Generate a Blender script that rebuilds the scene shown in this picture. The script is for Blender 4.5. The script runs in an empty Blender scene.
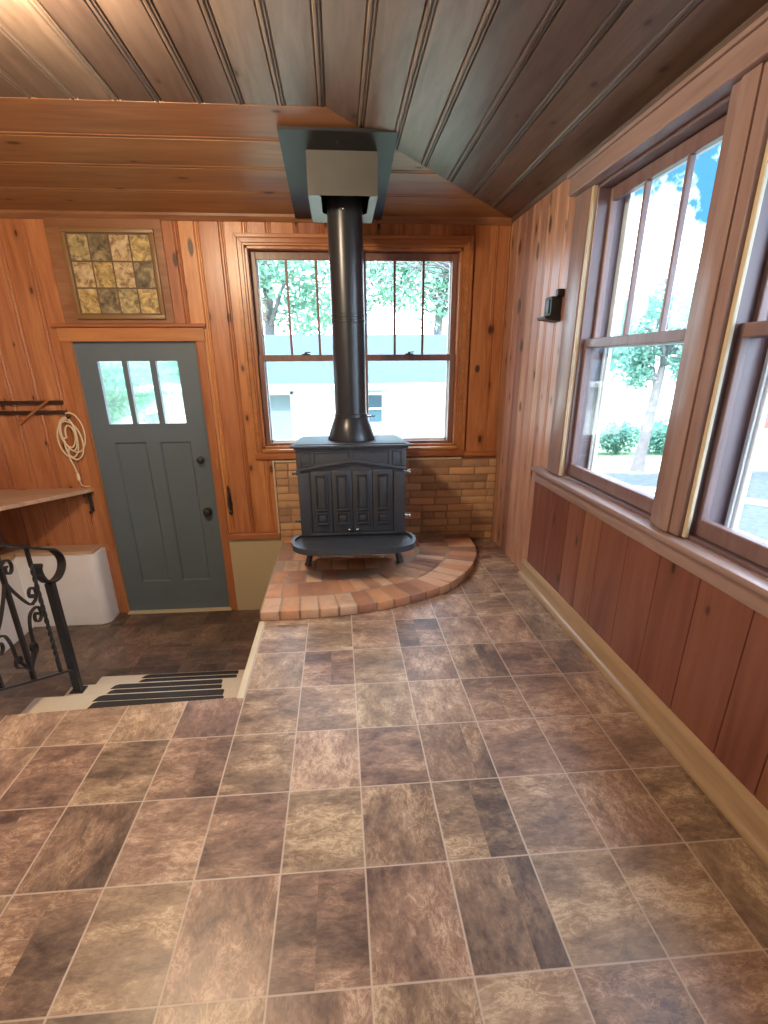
import bpy, bmesh, math, random
from mathutils import Vector, Matrix, noise as mnoise

SC = bpy.context.scene
COL = SC.collection
PI = math.pi

# ---------------------------------------------------------------- camera
T = 0.23783          # floor tile width; the room was measured in tiles
TY = 0.31936
CAM_Z = 1.3126
YB = 4.2013          # back wall
XR = 1.2015          # right wall
XL = -2.60           # left wall
YF = -1.70           # wall behind the camera
ZT = 2.1974          # wall top
ZF = 2.3420          # flat ceiling
XH, YH = -0.009, 2.992   # where the hip reaches the flat ceiling
ZL = -0.563          # entry landing
cam_d = bpy.data.cameras.new('camera')
cam = bpy.data.objects.new('camera', cam_d)
COL.objects.link(cam)
cam_d.sensor_fit = 'AUTO'
cam_d.sensor_width = 36.0
cam_d.lens = 538.98 / 1024 * 36.0
cam_d.shift_x = -(387.98 - 384) / 1024
cam_d.shift_y = (594.37 - 512) / 1024
cam_d.clip_start = 0.02
cam_d.clip_end = 400
R = Vector((0.9962625, -0.08620656, -0.00542685))
U = Vector((0.0387984, 0.39047847, 0.91979413))
F = Vector((0.07717322, 0.91656696, -0.39236374))
M = Matrix((R, U, -F)).transposed().to_4x4()
M.translation = Vector((0, 0, CAM_Z))
cam.matrix_world = M
SC.camera = cam

# ---------------------------------------------------------------- exposure, sky, sun, lamp, added fill
vs = SC.view_settings
SC.display_settings.display_device = 'sRGB'
vs.view_transform = 'Standard'
vs.look = 'None'
vs.gamma = 1.0
vs.exposure = 1.03
vs.use_curve_mapping = False

LAMP_W = 60.0
FILL_W = 26.0
SKY = 1.0
SUN = 4.6
world = bpy.data.worlds.new('sky')
SC.world = world
world.use_nodes = True
wn, wl = world.node_tree.nodes, world.node_tree.links
wn.clear()
w_out = wn.new('ShaderNodeOutputWorld')
w_bg = wn.new('ShaderNodeBackground')
w_tc = wn.new('ShaderNodeTexCoord')
w_noise = wn.new('ShaderNodeTexNoise')
w_noise.inputs['Scale'].default_value = 7.0
w_noise.inputs['Detail'].default_value = 6
w_noise.inputs['Roughness'].default_value = 0.55
w_sep = wn.new('ShaderNodeSeparateXYZ')
w_band = wn.new('ShaderNodeValToRGB')          # how cloudy the sky is by height above the horizon
for k_, (p_, v_) in enumerate(((0.0, .38), (.14, .30), (.20, -.02), (.33, .03), (.55, .22))):
    e_ = w_band.color_ramp.elements[k_] if k_ < 2 else w_band.color_ramp.elements.new(p_)
    e_.position = p_
    e_.color = (v_, v_, v_, 1)
w_add = wn.new('ShaderNodeMath')
w_add.operation = 'ADD'
w_ramp = wn.new('ShaderNodeValToRGB')
w_ramp.color_ramp.elements[0].position = 0.58
w_ramp.color_ramp.elements[0].color = (0.10, 0.36, 0.72, 1)
w_ramp.color_ramp.elements[1].position = 0.70
w_ramp.color_ramp.elements[1].color = (5.4, 6.1, 7.4, 1)
w_bg.inputs['Strength'].default_value = SKY
wl.new(w_tc.outputs['Generated'], w_noise.inputs['Vector'])
wl.new(w_tc.outputs['Generated'], w_sep.inputs[0])
wl.new(w_sep.outputs[2], w_band.inputs['Fac'])
wl.new(w_noise.outputs['Fac'], w_add.inputs[0])
wl.new(w_band.outputs['Color'], w_add.inputs[1])
wl.new(w_add.outputs[0], w_ramp.inputs['Fac'])
wl.new(w_ramp.outputs['Color'], w_bg.inputs['Color'])
wl.new(w_bg.outputs['Background'], w_out.inputs['Surface'])


def light(name, kind, loc, energy, color, **kw):
    d = bpy.data.lights.new(name, kind)
    d.energy = energy
    d.color = color
    for k, v in kw.items():
        setattr(d, k, v)
    o = bpy.data.objects.new(name, d)
    o.location = loc
    COL.objects.link(o)
    return o


sun = light('sun', 'SUN', (0, -6, 12), SUN, (1.0, 0.96, 0.88), angle=0.02)
sun.rotation_euler = (math.radians(42), 0, math.radians(-24))
light('ceiling_lamp_and_fill', 'POINT', (-.92, 1.98, 2.19), LAMP_W, (1.0, 0.78, 0.52), shadow_soft_size=0.07)
light('ceiling_lamp_and_fill', 'POINT', (-1.45, -0.5, 2.10), FILL_W, (1.0, 0.82, 0.62), shadow_soft_size=0.45)  # added fill behind the camera, not a lamp of the room


# ---------------------------------------------------------------- helpers
class MB:
    """collects shapes that become one mesh object"""

    def __init__(self, seed=1):
        self.bm = bmesh.new()
        self.tone = self.bm.faces.layers.float.new('tone')
        self.rng = random.Random(seed)

    def faces(self, vs_, fs, tone=None):
        bv = [self.bm.verts.new(v) for v in vs_]
        t = self.rng.random() if tone is None else tone
        out = []
        for f in fs:
            try:
                fc = self.bm.faces.new([bv[i] for i in f])
                fc[self.tone] = t
                out.append(fc)
            except ValueError:
                pass
        return bv, out

    def box(self, x0, x1, y0, y1, z0, z1, bevel=0.0, tone=None, seg=2, xf=None):
        if x0 > x1: x0, x1 = x1, x0
        if y0 > y1: y0, y1 = y1, y0
        if z0 > z1: z0, z1 = z1, z0
        v = [Vector((x, y, z)) for z in (z0, z1) for y in (y0, y1) for x in (x0, x1)]
        if xf: v = [xf(p) for p in v]
        bv, fs = self.faces(v, [(0, 2, 3, 1), (4, 5, 7, 6), (0, 1, 5, 4), (2, 6, 7, 3), (0, 4, 6, 2), (1, 3, 7, 5)], tone)
        if bevel > 0:
            t = fs[0][self.tone]
            es = list({e for f in fs for e in f.edges})
            r = bmesh.ops.bevel(self.bm, geom=es, offset=bevel, segments=seg, affect='EDGES', profile=0.5)
            for f in r['faces']:
                f[self.tone] = t
        return self

    def prism(self, poly, h0, h1, axis='Z', bevel=0.0, tone=None, seg=2):
        """poly: 2D points; extruded along axis from h0 to h1"""
        def P(a, b, h):
            return Vector((a, b, h)) if axis == 'Z' else (Vector((a, h, b)) if axis == 'Y' else Vector((h, a, b)))
        n = len(poly)
        v = [P(a, b, h0) for a, b in poly] + [P(a, b, h1) for a, b in poly]
        fs = [tuple(range(n))[::-1], tuple(range(n, 2 * n))] + [(i, (i + 1) % n, n + (i + 1) % n, n + i) for i in range(n)]
        bv, fc = self.faces(v, fs, tone)
        if bevel > 0:
            t = fc[0][self.tone]
            es = list(set(fc[0].edges) | set(fc[1].edges))
            r = bmesh.ops.bevel(self.bm, geom=es, offset=bevel, segments=seg, affect='EDGES', profile=0.5)
            for f in r['faces']:
                f[self.tone] = t
        return self

    def lathe(self, prof, c, n=32, axis='Z', tone=0.5, cap=True):
        c = Vector(c)
        vs_ = []
        for r, h in prof:
            for i in range(n):
                a = 2 * PI * i / n
                ca, sa = r * math.cos(a), r * math.sin(a)
                d = (ca, sa, h) if axis == 'Z' else ((ca, h, sa) if axis == 'Y' else (h, ca, sa))
                vs_.append(c + Vector(d))
        fs = []
        for k in range(len(prof) - 1):
            for i in range(n):
                j = (i + 1) % n
                fs.append((k * n + i, k * n + j, (k + 1) * n + j, (k + 1) * n + i))
        if cap:
            fs.append(tuple(range(n))[::-1])
            m = (len(prof) - 1) * n
            fs.append(tuple(range(m, m + n)))
        self.faces(vs_, fs, tone)
        return self

    def tube(self, pts, r, n=10, tone=0.5, closed=False, square=False):
        pts = [Vector(p) for p in pts]
        rr = r if isinstance(r, (list, tuple)) else [r] * len(pts)
        m = len(pts)
        up = None
        vs_ = []
        for i, p in enumerate(pts):
            if closed:
                d = pts[(i + 1) % m] - pts[i - 1]
            else:
                d = pts[min(i + 1, m - 1)] - pts[max(i - 1, 0)]
            d.normalize()
            if up is None:
                up = Vector((1, 0, 0)) if abs(d.x) < .8 else Vector((0, 0, 1))
            s = d.cross(up).normalized()
            up = s.cross(d).normalized()
            for k in range(n):
                a = 2 * PI * (k + (.5 if square else 0)) / n
                vs_.append(p + (s * math.cos(a) + up * math.sin(a)) * rr[i])
        fs = []
        for i in range(m if closed else m - 1):
            for k in range(n):
                a, b = i * n + k, i * n + (k + 1) % n
                c, d = ((i + 1) % m) * n + (k + 1) % n, ((i + 1) % m) * n + k
                fs.append((a, b, c, d))
        if not closed:
            fs += [tuple(range(n))[::-1], tuple(range((m - 1) * n, m * n))]
        self.faces(vs_, fs, tone)
        return self

    def ribbon(self, pts, x0, x1, th, tone=0.5):
        """flat bar bent in the YZ plane, from x0 to x1 wide"""
        pts = [Vector((0, y, z)) for y, z in pts]
        m = len(pts)
        vs_ = []
        for i, p in enumerate(pts):
            d = (pts[min(i + 1, m - 1)] - pts[max(i - 1, 0)]).normalized()
            nn = Vector((0, -d.z, d.y)) * th / 2
            for x, s in ((x0, 1), (x1, 1), (x1, -1), (x0, -1)):
                q = p + nn * s
                vs_.append(Vector((x, q.y, q.z)))
        fs = [(i * 4 + k, i * 4 + (k + 1) % 4, (i + 1) * 4 + (k + 1) % 4, (i + 1) * 4 + k) for i in range(m - 1) for k in range(4)]
        fs += [(3, 2, 1, 0), tuple(range((m - 1) * 4, m * 4))]
        self.faces(vs_, fs, tone)
        return self

    def boards(self, O, Uv, Vv, Nv, edges, v0, v1, style='v'):
        """tongue-and-groove boards: profile across Uv, running along Vv, faces towards Nv"""
        O, Uv, Vv, Nv = Vector(O), Vector(Uv), Vector(Vv), Vector(Nv)
        for a, b in zip(edges[:-1], edges[1:]):
            if b - a < .045:
                pr = [(a, -.004), (a + .003, 0), (b - .003, 0), (b, -.004)]
            elif style == 'bead':
                pr = [(a, -.008), (a + .001, -.008), (a + .005, 0), (b - .034, 0), (b - .030, -.005), (b - .024, .0015), (b - .016, .0015),
                      (b - .011, -.004), (b - .007, 0), (b - .004, 0), (b - .001, -.008), (b, -.008)]
            elif style == 'thin':
                pr = [(a, -.005), (a + .001, -.005), (a + .003, 0), (b - .003, 0), (b - .001, -.005), (b, -.005)]
            else:
                pr = [(a, -.008), (a + .002, -.008), (a + .008, 0), (b - .008, 0), (b - .002, -.008), (b, -.008)]
            vs_ = []
            for u, w in pr:
                vs_.append(O + Uv * u + Vv * v0 + Nv * w)
                vs_.append(O + Uv * u + Vv * v1 + Nv * w)
            self.faces(vs_, [(2 * i, 2 * i + 2, 2 * i + 3, 2 * i + 1) for i in range(len(pr) - 1)])
        return self

    def cut(self, co, no, outer=True):
        """drop everything on the +no side of the plane"""
        bmesh.ops.bisect_plane(self.bm, geom=self.bm.verts[:] + self.bm.edges[:] + self.bm.faces[:], plane_co=co, plane_no=no,
                               clear_outer=outer, clear_inner=False, dist=1e-6)
        return self

    def hole(self, lo, hi, axes):
        """rectangular opening through the sheets collected so far"""
        for ax in axes:
            for val in (lo[ax], hi[ax]):
                co, no = Vector((0, 0, 0)), Vector((0, 0, 0))
                co[ax] = val
                no[ax] = 1
                bmesh.ops.bisect_plane(self.bm, geom=self.bm.verts[:] + self.bm.edges[:] + self.bm.faces[:], plane_co=co, plane_no=no, dist=1e-6)
        kill = []
        for f in self.bm.faces:
            c = f.calc_center_median()
            if all(lo[ax] < c[ax] < hi[ax] for ax in axes):
                kill.append(f)
        bmesh.ops.delete(self.bm, geom=kill, context='FACES')
        return self

    def build(self, name, mat, parent=None, kind=None, smooth=False, label=None, origin=None, normals=True):
        if normals:
            bmesh.ops.recalc_face_normals(self.bm, faces=self.bm.faces[:])
        me = bpy.data.meshes.new(name)
        if origin is not None:
            bmesh.ops.translate(self.bm, vec=-Vector(origin), verts=self.bm.verts[:])
        self.bm.to_mesh(me)
        self.bm.free()
        if smooth:
            me.polygons.foreach_set('use_smooth', [True] * len(me.polygons))
            me.set_sharp_from_angle(angle=math.radians(smooth if smooth is not True else 35))
        me.materials.append(mat)
        o = bpy.data.objects.new(name, me)
        COL.objects.link(o)
        if parent is not None:
            o.parent = parent
            o.matrix_parent_inverse = Matrix.Identity(4)
            # meshes are made in world coordinates; bring them under their thing
            if origin is None:
                o.location = -parent_world(parent)
            else:
                o.location = Vector(origin) - parent_world(parent)
        elif origin is not None:
            o.location = origin
        if kind: o['kind'] = kind
        if label: o['label'] = label
        return o


def parent_world(p):
    v = Vector((0, 0, 0))
    while p is not None:
        v += Vector(p.location)
        p = p.parent
    return v


def tag(o, label, cat, group=None, kind=None):
    o['label'] = label
    o['category'] = cat
    if group: o['group'] = group
    if kind: o['kind'] = kind
    return o


def thing(name, loc, label, cat, group=None, kind=None):
    o = bpy.data.objects.new(name, None)
    o.empty_display_size = .1
    o.location = loc
    COL.objects.link(o)
    return tag(o, label, cat, group, kind)


# ---------------------------------------------------------------- materials
class NT:
    def __init__(self, name):
        self.m = bpy.data.materials.new(name)
        self.m.use_nodes = True
        self.t = self.m.node_tree
        self.t.nodes.clear()
        self.out = self.n('ShaderNodeOutputMaterial')
        self.b = self.n('ShaderNodeBsdfPrincipled')
        self.l(self.b.outputs[0], self.out.inputs[0])

    def n(self, t, **kw):
        x = self.t.nodes.new(t)
        for k, v in kw.items():
            setattr(x, k, v)
        return x

    def l(self, a, b):
        self.t.links.new(a, b)

    def val(self, x, sock):
        if isinstance(x, (int, float)):
            sock.default_value = x
        elif isinstance(x, (tuple, list)):
            sock.default_value = tuple(x) + ((1,) if len(x) == 3 and len(sock.default_value) == 4 else ())
        else:
            self.l(x, sock)

    def math(self, op, a, b=0.0, c=None):
        x = self.n('ShaderNodeMath', operation=op)
        self.val(a, x.inputs[0])
        self.val(b, x.inputs[1])
        if c is not None: self.val(c, x.inputs[2])
        return x.outputs[0]

    def vmath(self, op, a, b):
        x = self.n('ShaderNodeVectorMath', operation=op)
        self.val(a, x.inputs[0])
        self.val(b, x.inputs[1])
        return x.outputs[0]

    def comb(self, x, y, z):
        c = self.n('ShaderNodeCombineXYZ')
        for i, v in enumerate((x, y, z)): self.val(v, c.inputs[i])
        return c.outputs[0]

    def mix(self, f, a, b, blend='MIX'):
        x = self.n('ShaderNodeMix', data_type='RGBA', blend_type=blend)
        self.val(f, x.inputs[0])
        self.val(a, x.inputs[6])
        self.val(b, x.inputs[7])
        return x.outputs[2]

    def noise(self, vec, scale, detail=4, rough=.55, dist=0.0):
        x = self.n('ShaderNodeTexNoise')
        self.l(vec, x.inputs['Vector'])
        x.inputs['Scale'].default_value = scale
        x.inputs['Detail'].default_value = detail
        x.inputs['Roughness'].default_value = rough
        x.inputs['Distortion'].default_value = dist
        return x.outputs['Fac']

    def ramp(self, f, stops):
        x = self.n('ShaderNodeValToRGB')
        e = x.color_ramp.elements
        while len(e) < len(stops): e.new(.5)
        for k, (p, c) in enumerate(stops):
            e[k].position = p
            e[k].color = tuple(c) + ((1,) if len(c) == 3 else ())
        self.l(f, x.inputs[0])
        return x.outputs[0]

    def smooth(self, v, a, b):
        x = self.n('ShaderNodeMapRange', interpolation_type='SMOOTHSTEP')
        self.val(v, x.inputs[0])
        x.inputs[1].default_value = a
        x.inputs[2].default_value = b
        return x.outputs[0]

    def obj(self):
        return self.n('ShaderNodeTexCoord').outputs['Object']

    def world(self):
        return self.n('ShaderNodeNewGeometry').outputs['Position']

    def tone(self):
        return self.n('ShaderNodeAttribute', attribute_name='tone').outputs['Fac']

    def bump(self, h, strength=.2, dist=.01):
        x = self.n('ShaderNodeBump')
        x.inputs['Strength'].default_value = strength
        x.inputs['Distance'].default_value = dist
        self.l(h, x.inputs['Height'])
        self.l(x.outputs[0], self.b.inputs['Normal'])

    def set(self, **kw):
        for k, v in kw.items():
            self.val(v, self.b.inputs[k.replace('_', ' ')])
        return self.m


def plain(name, col, rough=.5, metal=0.0, var=.06, scale=6, spec=.5):
    m = NT(name)
    nz = m.noise(m.obj(), scale, 5)
    c = m.mix(nz, tuple(x * (1 - var * 2) for x in col), tuple(min(1, x * (1 + var * 2)) for x in col))
    m.b.inputs['Specular IOR Level'].default_value = spec
    return m.set(Base_Color=c, Roughness=rough, Metallic=metal)


def wood(name, light_c, mid_c, dark_c, axis='Z', rough=.38, knots=1.0, tone_amt=.5, grain=1.0, knot_list=(), kc=(.045, .018, .010), face='Y'):
    """boards with long grain, knots and board-to-board tone"""
    m = NT(name)
    pos = m.world()
    t = m.tone()
    off = m.comb(m.math('MULTIPLY', t, 37.3), m.math('MULTIPLY', t, 11.7), m.math('MULTIPLY', t, 23.1))
    p = m.vmath('ADD', pos, off)
    st = {'X': (.10, 1, 1), 'Y': (1, .10, 1), 'Z': (1, 1, .10)}[axis]
    ps = m.vmath('MULTIPLY', p, st)
    g1 = m.noise(ps, 26 * grain, 5, .6, .6)
    g2 = m.noise(ps, 5 * grain, 3, .5, 1.2)
    g = m.math('ADD', m.math('MULTIPLY', g1, .55), m.math('MULTIPLY', g2, .45))
    col = m.ramp(g, [(.30, dark_c), (.48, mid_c), (.68, light_c)])
    hsv = m.n('ShaderNodeHueSaturation')
    m.l(col, hsv.inputs['Color'])
    m.l(m.math('ADD', 1 - tone_amt / 2, m.math('MULTIPLY', t, tone_amt)), hsv.inputs['Value'])
    m.l(m.math('ADD', .492, m.math('MULTIPLY', t, .016)), hsv.inputs['Hue'])
    col = hsv.outputs[0]
    if knots > 0:
        across = [c for c in 'XYZ' if c not in (axis, face)][0]
        sp = m.n('ShaderNodeSeparateXYZ')
        m.l(pos, sp.inputs[0])
        along = m.math('ADD', m.math('MULTIPLY', sp.outputs['XYZ'.index(axis)], .45), m.math('MULTIPLY', t, 23.1))
        pk = m.comb(m.math('ADD', sp.outputs['XYZ'.index(across)], m.math('MULTIPLY', g2, .02)), along, 0)
        v = m.n('ShaderNodeTexVoronoi', voronoi_dimensions='2D')
        m.l(pk, v.inputs['Vector'])
        v.inputs['Scale'].default_value = 6.2
        sep = m.n('ShaderNodeSeparateColor')
        m.l(v.outputs['Color'], sep.inputs[0])
        keep = m.math('GREATER_THAN', sep.outputs[0], 1 - .36 * knots)
        size = m.math('ADD', .035, m.math('MULTIPLY', sep.outputs[1], .075))
        d = m.math('DIVIDE', v.outputs['Distance'], size)
        core = m.math('MULTIPLY', m.math('SUBTRACT', 1, m.smooth(d, .55, 1.1)), keep)
        halo = m.math('MULTIPLY', m.math('SUBTRACT', 1, m.smooth(d, .9, 2.6)), keep)
        col = m.mix(m.math('MULTIPLY', halo, .45), col, dark_c)
        col = m.mix(m.math('MULTIPLY', core, .85), col, kc)
    for (kx, ky, kz, ra, rl) in knot_list:
        dv = m.vmath('SUBTRACT', pos, (kx, ky, kz))
        sc = {'X': (1 / rl, 1 / ra, 1 / ra), 'Y': (1 / ra, 1 / rl, 1 / ra), 'Z': (1 / ra, 1 / ra, 1 / rl)}[axis]
        ln = m.n('ShaderNodeVectorMath', operation='LENGTH')
        m.l(m.vmath('MULTIPLY', dv, sc), ln.inputs[0])
        core = m.math('SUBTRACT', 1, m.smooth(m.math('ADD', ln.outputs['Value'], m.math('MULTIPLY', g1, .4)), .8, 1.3))
        col = m.mix(m.math('MULTIPLY', core, .9), col, kc)
    m.bump(g1, .08, .004)
    m.b.inputs['Specular IOR Level'].default_value = .45
    return m.set(Base_Color=col, Roughness=rough)


MAT = {}
MAT['pine_back'] = wood('knotty_pine_orange', (.58, .262, .115), (.445, .172, .072), (.27, .090, .038), 'Z', .30, 1.3, .50,
                        knot_list=[(-.545, YB, 1.43, .022, .030), (-1.03, YB, 1.95, .016, .05), (1.02, YB, 1.28, .02, .03), (-.92, YB, 2.02, .02, .06)])
MAT['pine_right'] = wood('knotty_pine_flare_rose', (.51, .285, .205), (.39, .20, .14), (.24, .105, .072), 'Z', .36, 1.6, .5, face='X',  # pine pushed to rose, painting bluish flare into the boards
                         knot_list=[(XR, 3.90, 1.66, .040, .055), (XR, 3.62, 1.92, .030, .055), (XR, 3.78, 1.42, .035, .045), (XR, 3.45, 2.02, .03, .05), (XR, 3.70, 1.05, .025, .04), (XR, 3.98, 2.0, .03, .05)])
MAT['pine_low'] = wood('red_brown_panelling', (.29, .125, .082), (.215, .086, .056), (.13, .048, .032), 'Z', .34, .5, .24, .7,
                       knot_list=[(XR, 1.52, .56, .020, .028), (XR, 2.63, .50, .012, .02)], kc=(.02, .011, .008), face='X')
MAT['pine_trim'] = wood('varnished_pine_trim', (.52, .225, .085), (.42, .165, .060), (.28, .095, .034), 'X', .3, 0, .25)
MAT['pine_trim_z'] = wood('varnished_pine_upright', (.52, .225, .085), (.42, .165, .060), (.28, .095, .034), 'Z', .3, 0, .25)
MAT['casing_y'] = wood('flare_tinted_window_trim', (.36, .26, .245), (.29, .20, .188), (.21, .135, .122), 'Y', .35, 0, .25)  # greyed mauve puts window flare into the trim colour
MAT['casing_z'] = wood('flare_tinted_window_upright', (.40, .29, .27), (.325, .222, .205), (.235, .15, .132), 'Z', .35, 0, .25)  # uprights carry the same painted-in flare tint
MAT['sash'] = wood('brown_window_sash', (.28, .155, .125), (.22, .115, .09), (.15, .07, .055), 'Z', .35, 0, .2)
MAT['sash_right'] = wood('flare_mauve_sash', (.25, .165, .16), (.20, .125, .122), (.14, .08, .078), 'Z', .35, 0, .2)  # mauve copy of the sash wood with flare painted in
MAT['art_frame'] = plain('old_gilt_frame', (.24, .135, .055), .4)
MAT['ceil'] = wood('dark_stained_ceiling', (.225, .158, .122), (.155, .104, .079), (.082, .053, .040), 'Y', .45, .6, .65, face='Z')
MAT['ceil_back'] = wood('dark_stained_ceiling_hip', (.40, .205, .095), (.31, .148, .064), (.20, .088, .038), 'X', .40, .5, .35, face='Z')
MAT['shelf'] = wood('raw_pine_shelf', (.66, .48, .34), (.56, .38, .25), (.42, .26, .16), 'X', .5, .3, .2, face='Z')
MAT['cream'] = plain('cream_bead', (.60, .52, .36), .4)
MAT['base'] = wood('tan_baseboard', (.46, .345, .205), (.40, .29, .17), (.31, .215, .125), 'Y', .3, 0, .1)
MAT['white_wall'] = plain('white_masonry_paint', (.84, .84, .86), .55, 0, .04, 9)
MAT['beige'] = plain('beige_paint', (.50, .42, .27), .5, 0, .03, 3)
MAT['tread'] = plain('cream_tread_paint', (.58, .51, .39), .5, 0, .05, 8)
MAT['plaster'] = plain('plain_plaster', (.55, .42, .30), .6)
MAT['door'] = plain('slate_blue_door_paint', (.118, .158, .185), .36, 0, .05, 5)
MAT['black'] = plain('black_iron', (.020, .021, .024), .42, .0, .15, 30)
MAT['pipe'] = plain('black_stovepipe', (.030, .034, .042), .30, .2, .1, 12)
MAT['stove'] = plain('hazed_cast_iron', (.047, .056, .072), .42, .1, .15, 60)  # black iron lifted to blue-grey, painting haze over the stove
MAT['plate'] = plain('black_sheet_metal', (.016, .018, .022), .5, .1, .1, 20)
MAT['galv'] = plain('dull_grey_sheet_metal', (.098, .096, .090), .45, .1, .12, 9)
MAT['strip'] = plain('black_grip_tape', (.018, .016, .015), .75, 0, .2, 80)
MAT['brass'] = plain('orange_wood_line', (.50, .24, .09), .5)
MAT['silver'] = plain('bright_metal', (.7, .7, .7), .25, 1.0)
MAT['cord'] = plain('ivory_cord', (.75, .62, .42), .5)
MAT['storm'] = plain('white_storm_frame', (.80, .82, .84), .4)
MAT['mortar'] = plain('mortar', (.34, .235, .16), .85, 0, .15, 40)
MAT['jamb'] = plain('dark_jamb_paint', (.16, .11, .12), .35)


def glass():
    m = NT('window_glass')
    m.t.nodes.remove(m.b)
    tr = m.n('ShaderNodeBsdfTransparent')
    tr.inputs[0].default_value = (.93, .97, .97, 1)
    gl = m.n('ShaderNodeBsdfGlossy')
    gl.inputs['Roughness'].default_value = .02
    lw = m.n('ShaderNodeLayerWeight')
    lw.inputs['Blend'].default_value = .5
    mx = m.n('ShaderNodeMixShader')
    m.l(m.math('ADD', .03, m.math('MULTIPLY', m.math('POWER', lw.outputs['Facing'], 5), .75)), mx.inputs[0])
    m.l(tr.outputs[0], mx.inputs[1])
    m.l(gl.outputs[0], mx.inputs[2])
    m.l(mx.outputs[0], m.out.inputs[0])
    return m.m


def rippled_glass():
    m = NT('rippled_door_glass')
    m.t.nodes.remove(m.b)
    rf = m.n('ShaderNodeBsdfRefraction')
    rf.inputs['IOR'].default_value = 1.06
    rf.inputs['Roughness'].default_value = .25
    rf.inputs['Color'].default_value = (.92, .98, .97, 1)
    tr = m.n('ShaderNodeBsdfTransparent')
    mx = m.n('ShaderNodeMixShader')
    mx.inputs[0].default_value = .5
    m.l(tr.outputs[0], mx.inputs[1])
    m.l(rf.outputs[0], mx.inputs[2])
    m.l(mx.outputs[0], m.out.inputs[0])
    return m.m


MAT['glass'] = glass()
MAT['glass_door'] = rippled_glass()


def tiles(name, x0, y0, tx, ty, cols, grout, gw, rough):
    m = NT(name)
    pos = m.world()
    sp = m.n('ShaderNodeSeparateXYZ')
    m.l(pos, sp.inputs[0])
    u = m.math('DIVIDE', m.math('SUBTRACT', sp.outputs[0], x0), tx)
    v = m.math('DIVIDE', m.math('SUBTRACT', sp.outputs[1], y0), ty)
    iu, iv = m.math('FLOOR', u), m.math('FLOOR', v)
    fu, fv = m.math('SUBTRACT', u, iu), m.math('SUBTRACT', v, iv)
    wn_ = m.n('ShaderNodeTexWhiteNoise', noise_dimensions='3D')
    m.l(m.comb(iu, iv, 3.7), wn_.inputs['Vector'])
    rnd = wn_.outputs['Color']
    rs = m.n('ShaderNodeSeparateColor')
    m.l(rnd, rs.inputs[0])
    p = m.vmath('ADD', pos, m.vmath('MULTIPLY', rnd, (19, 23, 7)))
    # half of the tiles are cut from two slabs: a second tone past an inner line
    thr = m.math('ADD', .42, m.math('MULTIPLY', rs.outputs[1], 1.2))
    sub = m.math('MULTIPLY', m.math('GREATER_THAN', fu, thr), m.math('LESS_THAN', thr, .72))
    p = m.vmath('ADD', p, m.vmath('MULTIPLY', m.comb(sub, sub, sub), (5.3, 2.1, 3.3)))
    dirx = m.math('MULTIPLY', m.math('GREATER_THAN', rs.outputs[0], .5), .5)
    ps = m.vmath('MULTIPLY', p, m.comb(m.math('SUBTRACT', 1.05, dirx), m.math('ADD', .55, dirx), 1.0))
    n1 = m.noise(ps, 5.0, 6, .62, .4)
    n2 = m.noise(ps, 17, 7, .74, .35)
    n3 = m.noise(ps, 60, 4, .7, .5)
    g = m.math('ADD', m.math('ADD', m.math('MULTIPLY', n1, .42), m.math('MULTIPLY', n2, .42)), m.math('MULTIPLY', n3, .20))
    n4 = m.noise(ps, 26, 6, .75, .7)
    vein = m.math('SUBTRACT', 1, m.smooth(m.math('ABSOLUTE', m.math('SUBTRACT', n4, .5)), .004, .05))
    g = m.math('ADD', g, m.math('MULTIPLY', m.math('MULTIPLY', vein, m.smooth(n1, .40, .62)), .10))
    g = m.math('ADD', m.math('MULTIPLY', m.math('SUBTRACT', g, .5), 1.22), .485)
    g = m.math('ADD', g, m.math('MULTIPLY', m.math('SUBTRACT', rs.outputs[1], .5), .09))
    g = m.math('SUBTRACT', g, m.math('MULTIPLY', m.math('MULTIPLY', sub, rs.outputs[2]), .10))
    col = m.ramp(g, cols)
    hs = m.n('ShaderNodeHueSaturation')
    m.l(col, hs.inputs['Color'])
    m.l(m.math('ADD', .488, m.math('MULTIPLY', rs.outputs[2], .022)), hs.inputs['Hue'])
    m.l(m.math('ADD', .75, m.math('MULTIPLY', n1, .5)), hs.inputs['Saturation'])
    col = hs.outputs[0]
    du = m.math('MULTIPLY', m.math('MINIMUM', fu, m.math('SUBTRACT', 1, fu)), tx)
    dv = m.math('MULTIPLY', m.math('MINIMUM', fv, m.math('SUBTRACT', 1, fv)), ty)
    d = m.math('ADD', m.math('MINIMUM', du, dv), m.math('MULTIPLY', m.math('SUBTRACT', n3, .5), .0016))
    gm = m.math('SUBTRACT', 1, m.smooth(d, gw * .6, gw * 1.25))
    col = m.mix(m.math('MULTIPLY', gm, .78), col, grout)
    h = m.math('SUBTRACT', m.math('MULTIPLY', g, .5), gm)
    m.bump(h, .25, .002)
    m.b.inputs['Specular IOR Level'].default_value = .5
    r = m.math('ADD', rough - .06, m.math('MULTIPLY', n2, .16))
    return m.set(Base_Color=col, Roughness=r)


SLATE = [(.28, (.052, .034, .028)), (.40, (.140, .088, .066)), (.49, (.240, .158, .110)), (.58, (.36, .245, .168)), (.72, (.60, .46, .33))]
MAT['floor'] = tiles('slate_look_vinyl', .0238, 1.4238, T, TY, SLATE, (.56, .45, .36), .0028, .36)
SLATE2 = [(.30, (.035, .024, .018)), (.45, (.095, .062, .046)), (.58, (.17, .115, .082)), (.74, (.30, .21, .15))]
MAT['landing'] = tiles('slate_look_vinyl_dark', .1, 3.3, .31, .31, SLATE2, (.16, .11, .08), .0016, .32)


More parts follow.
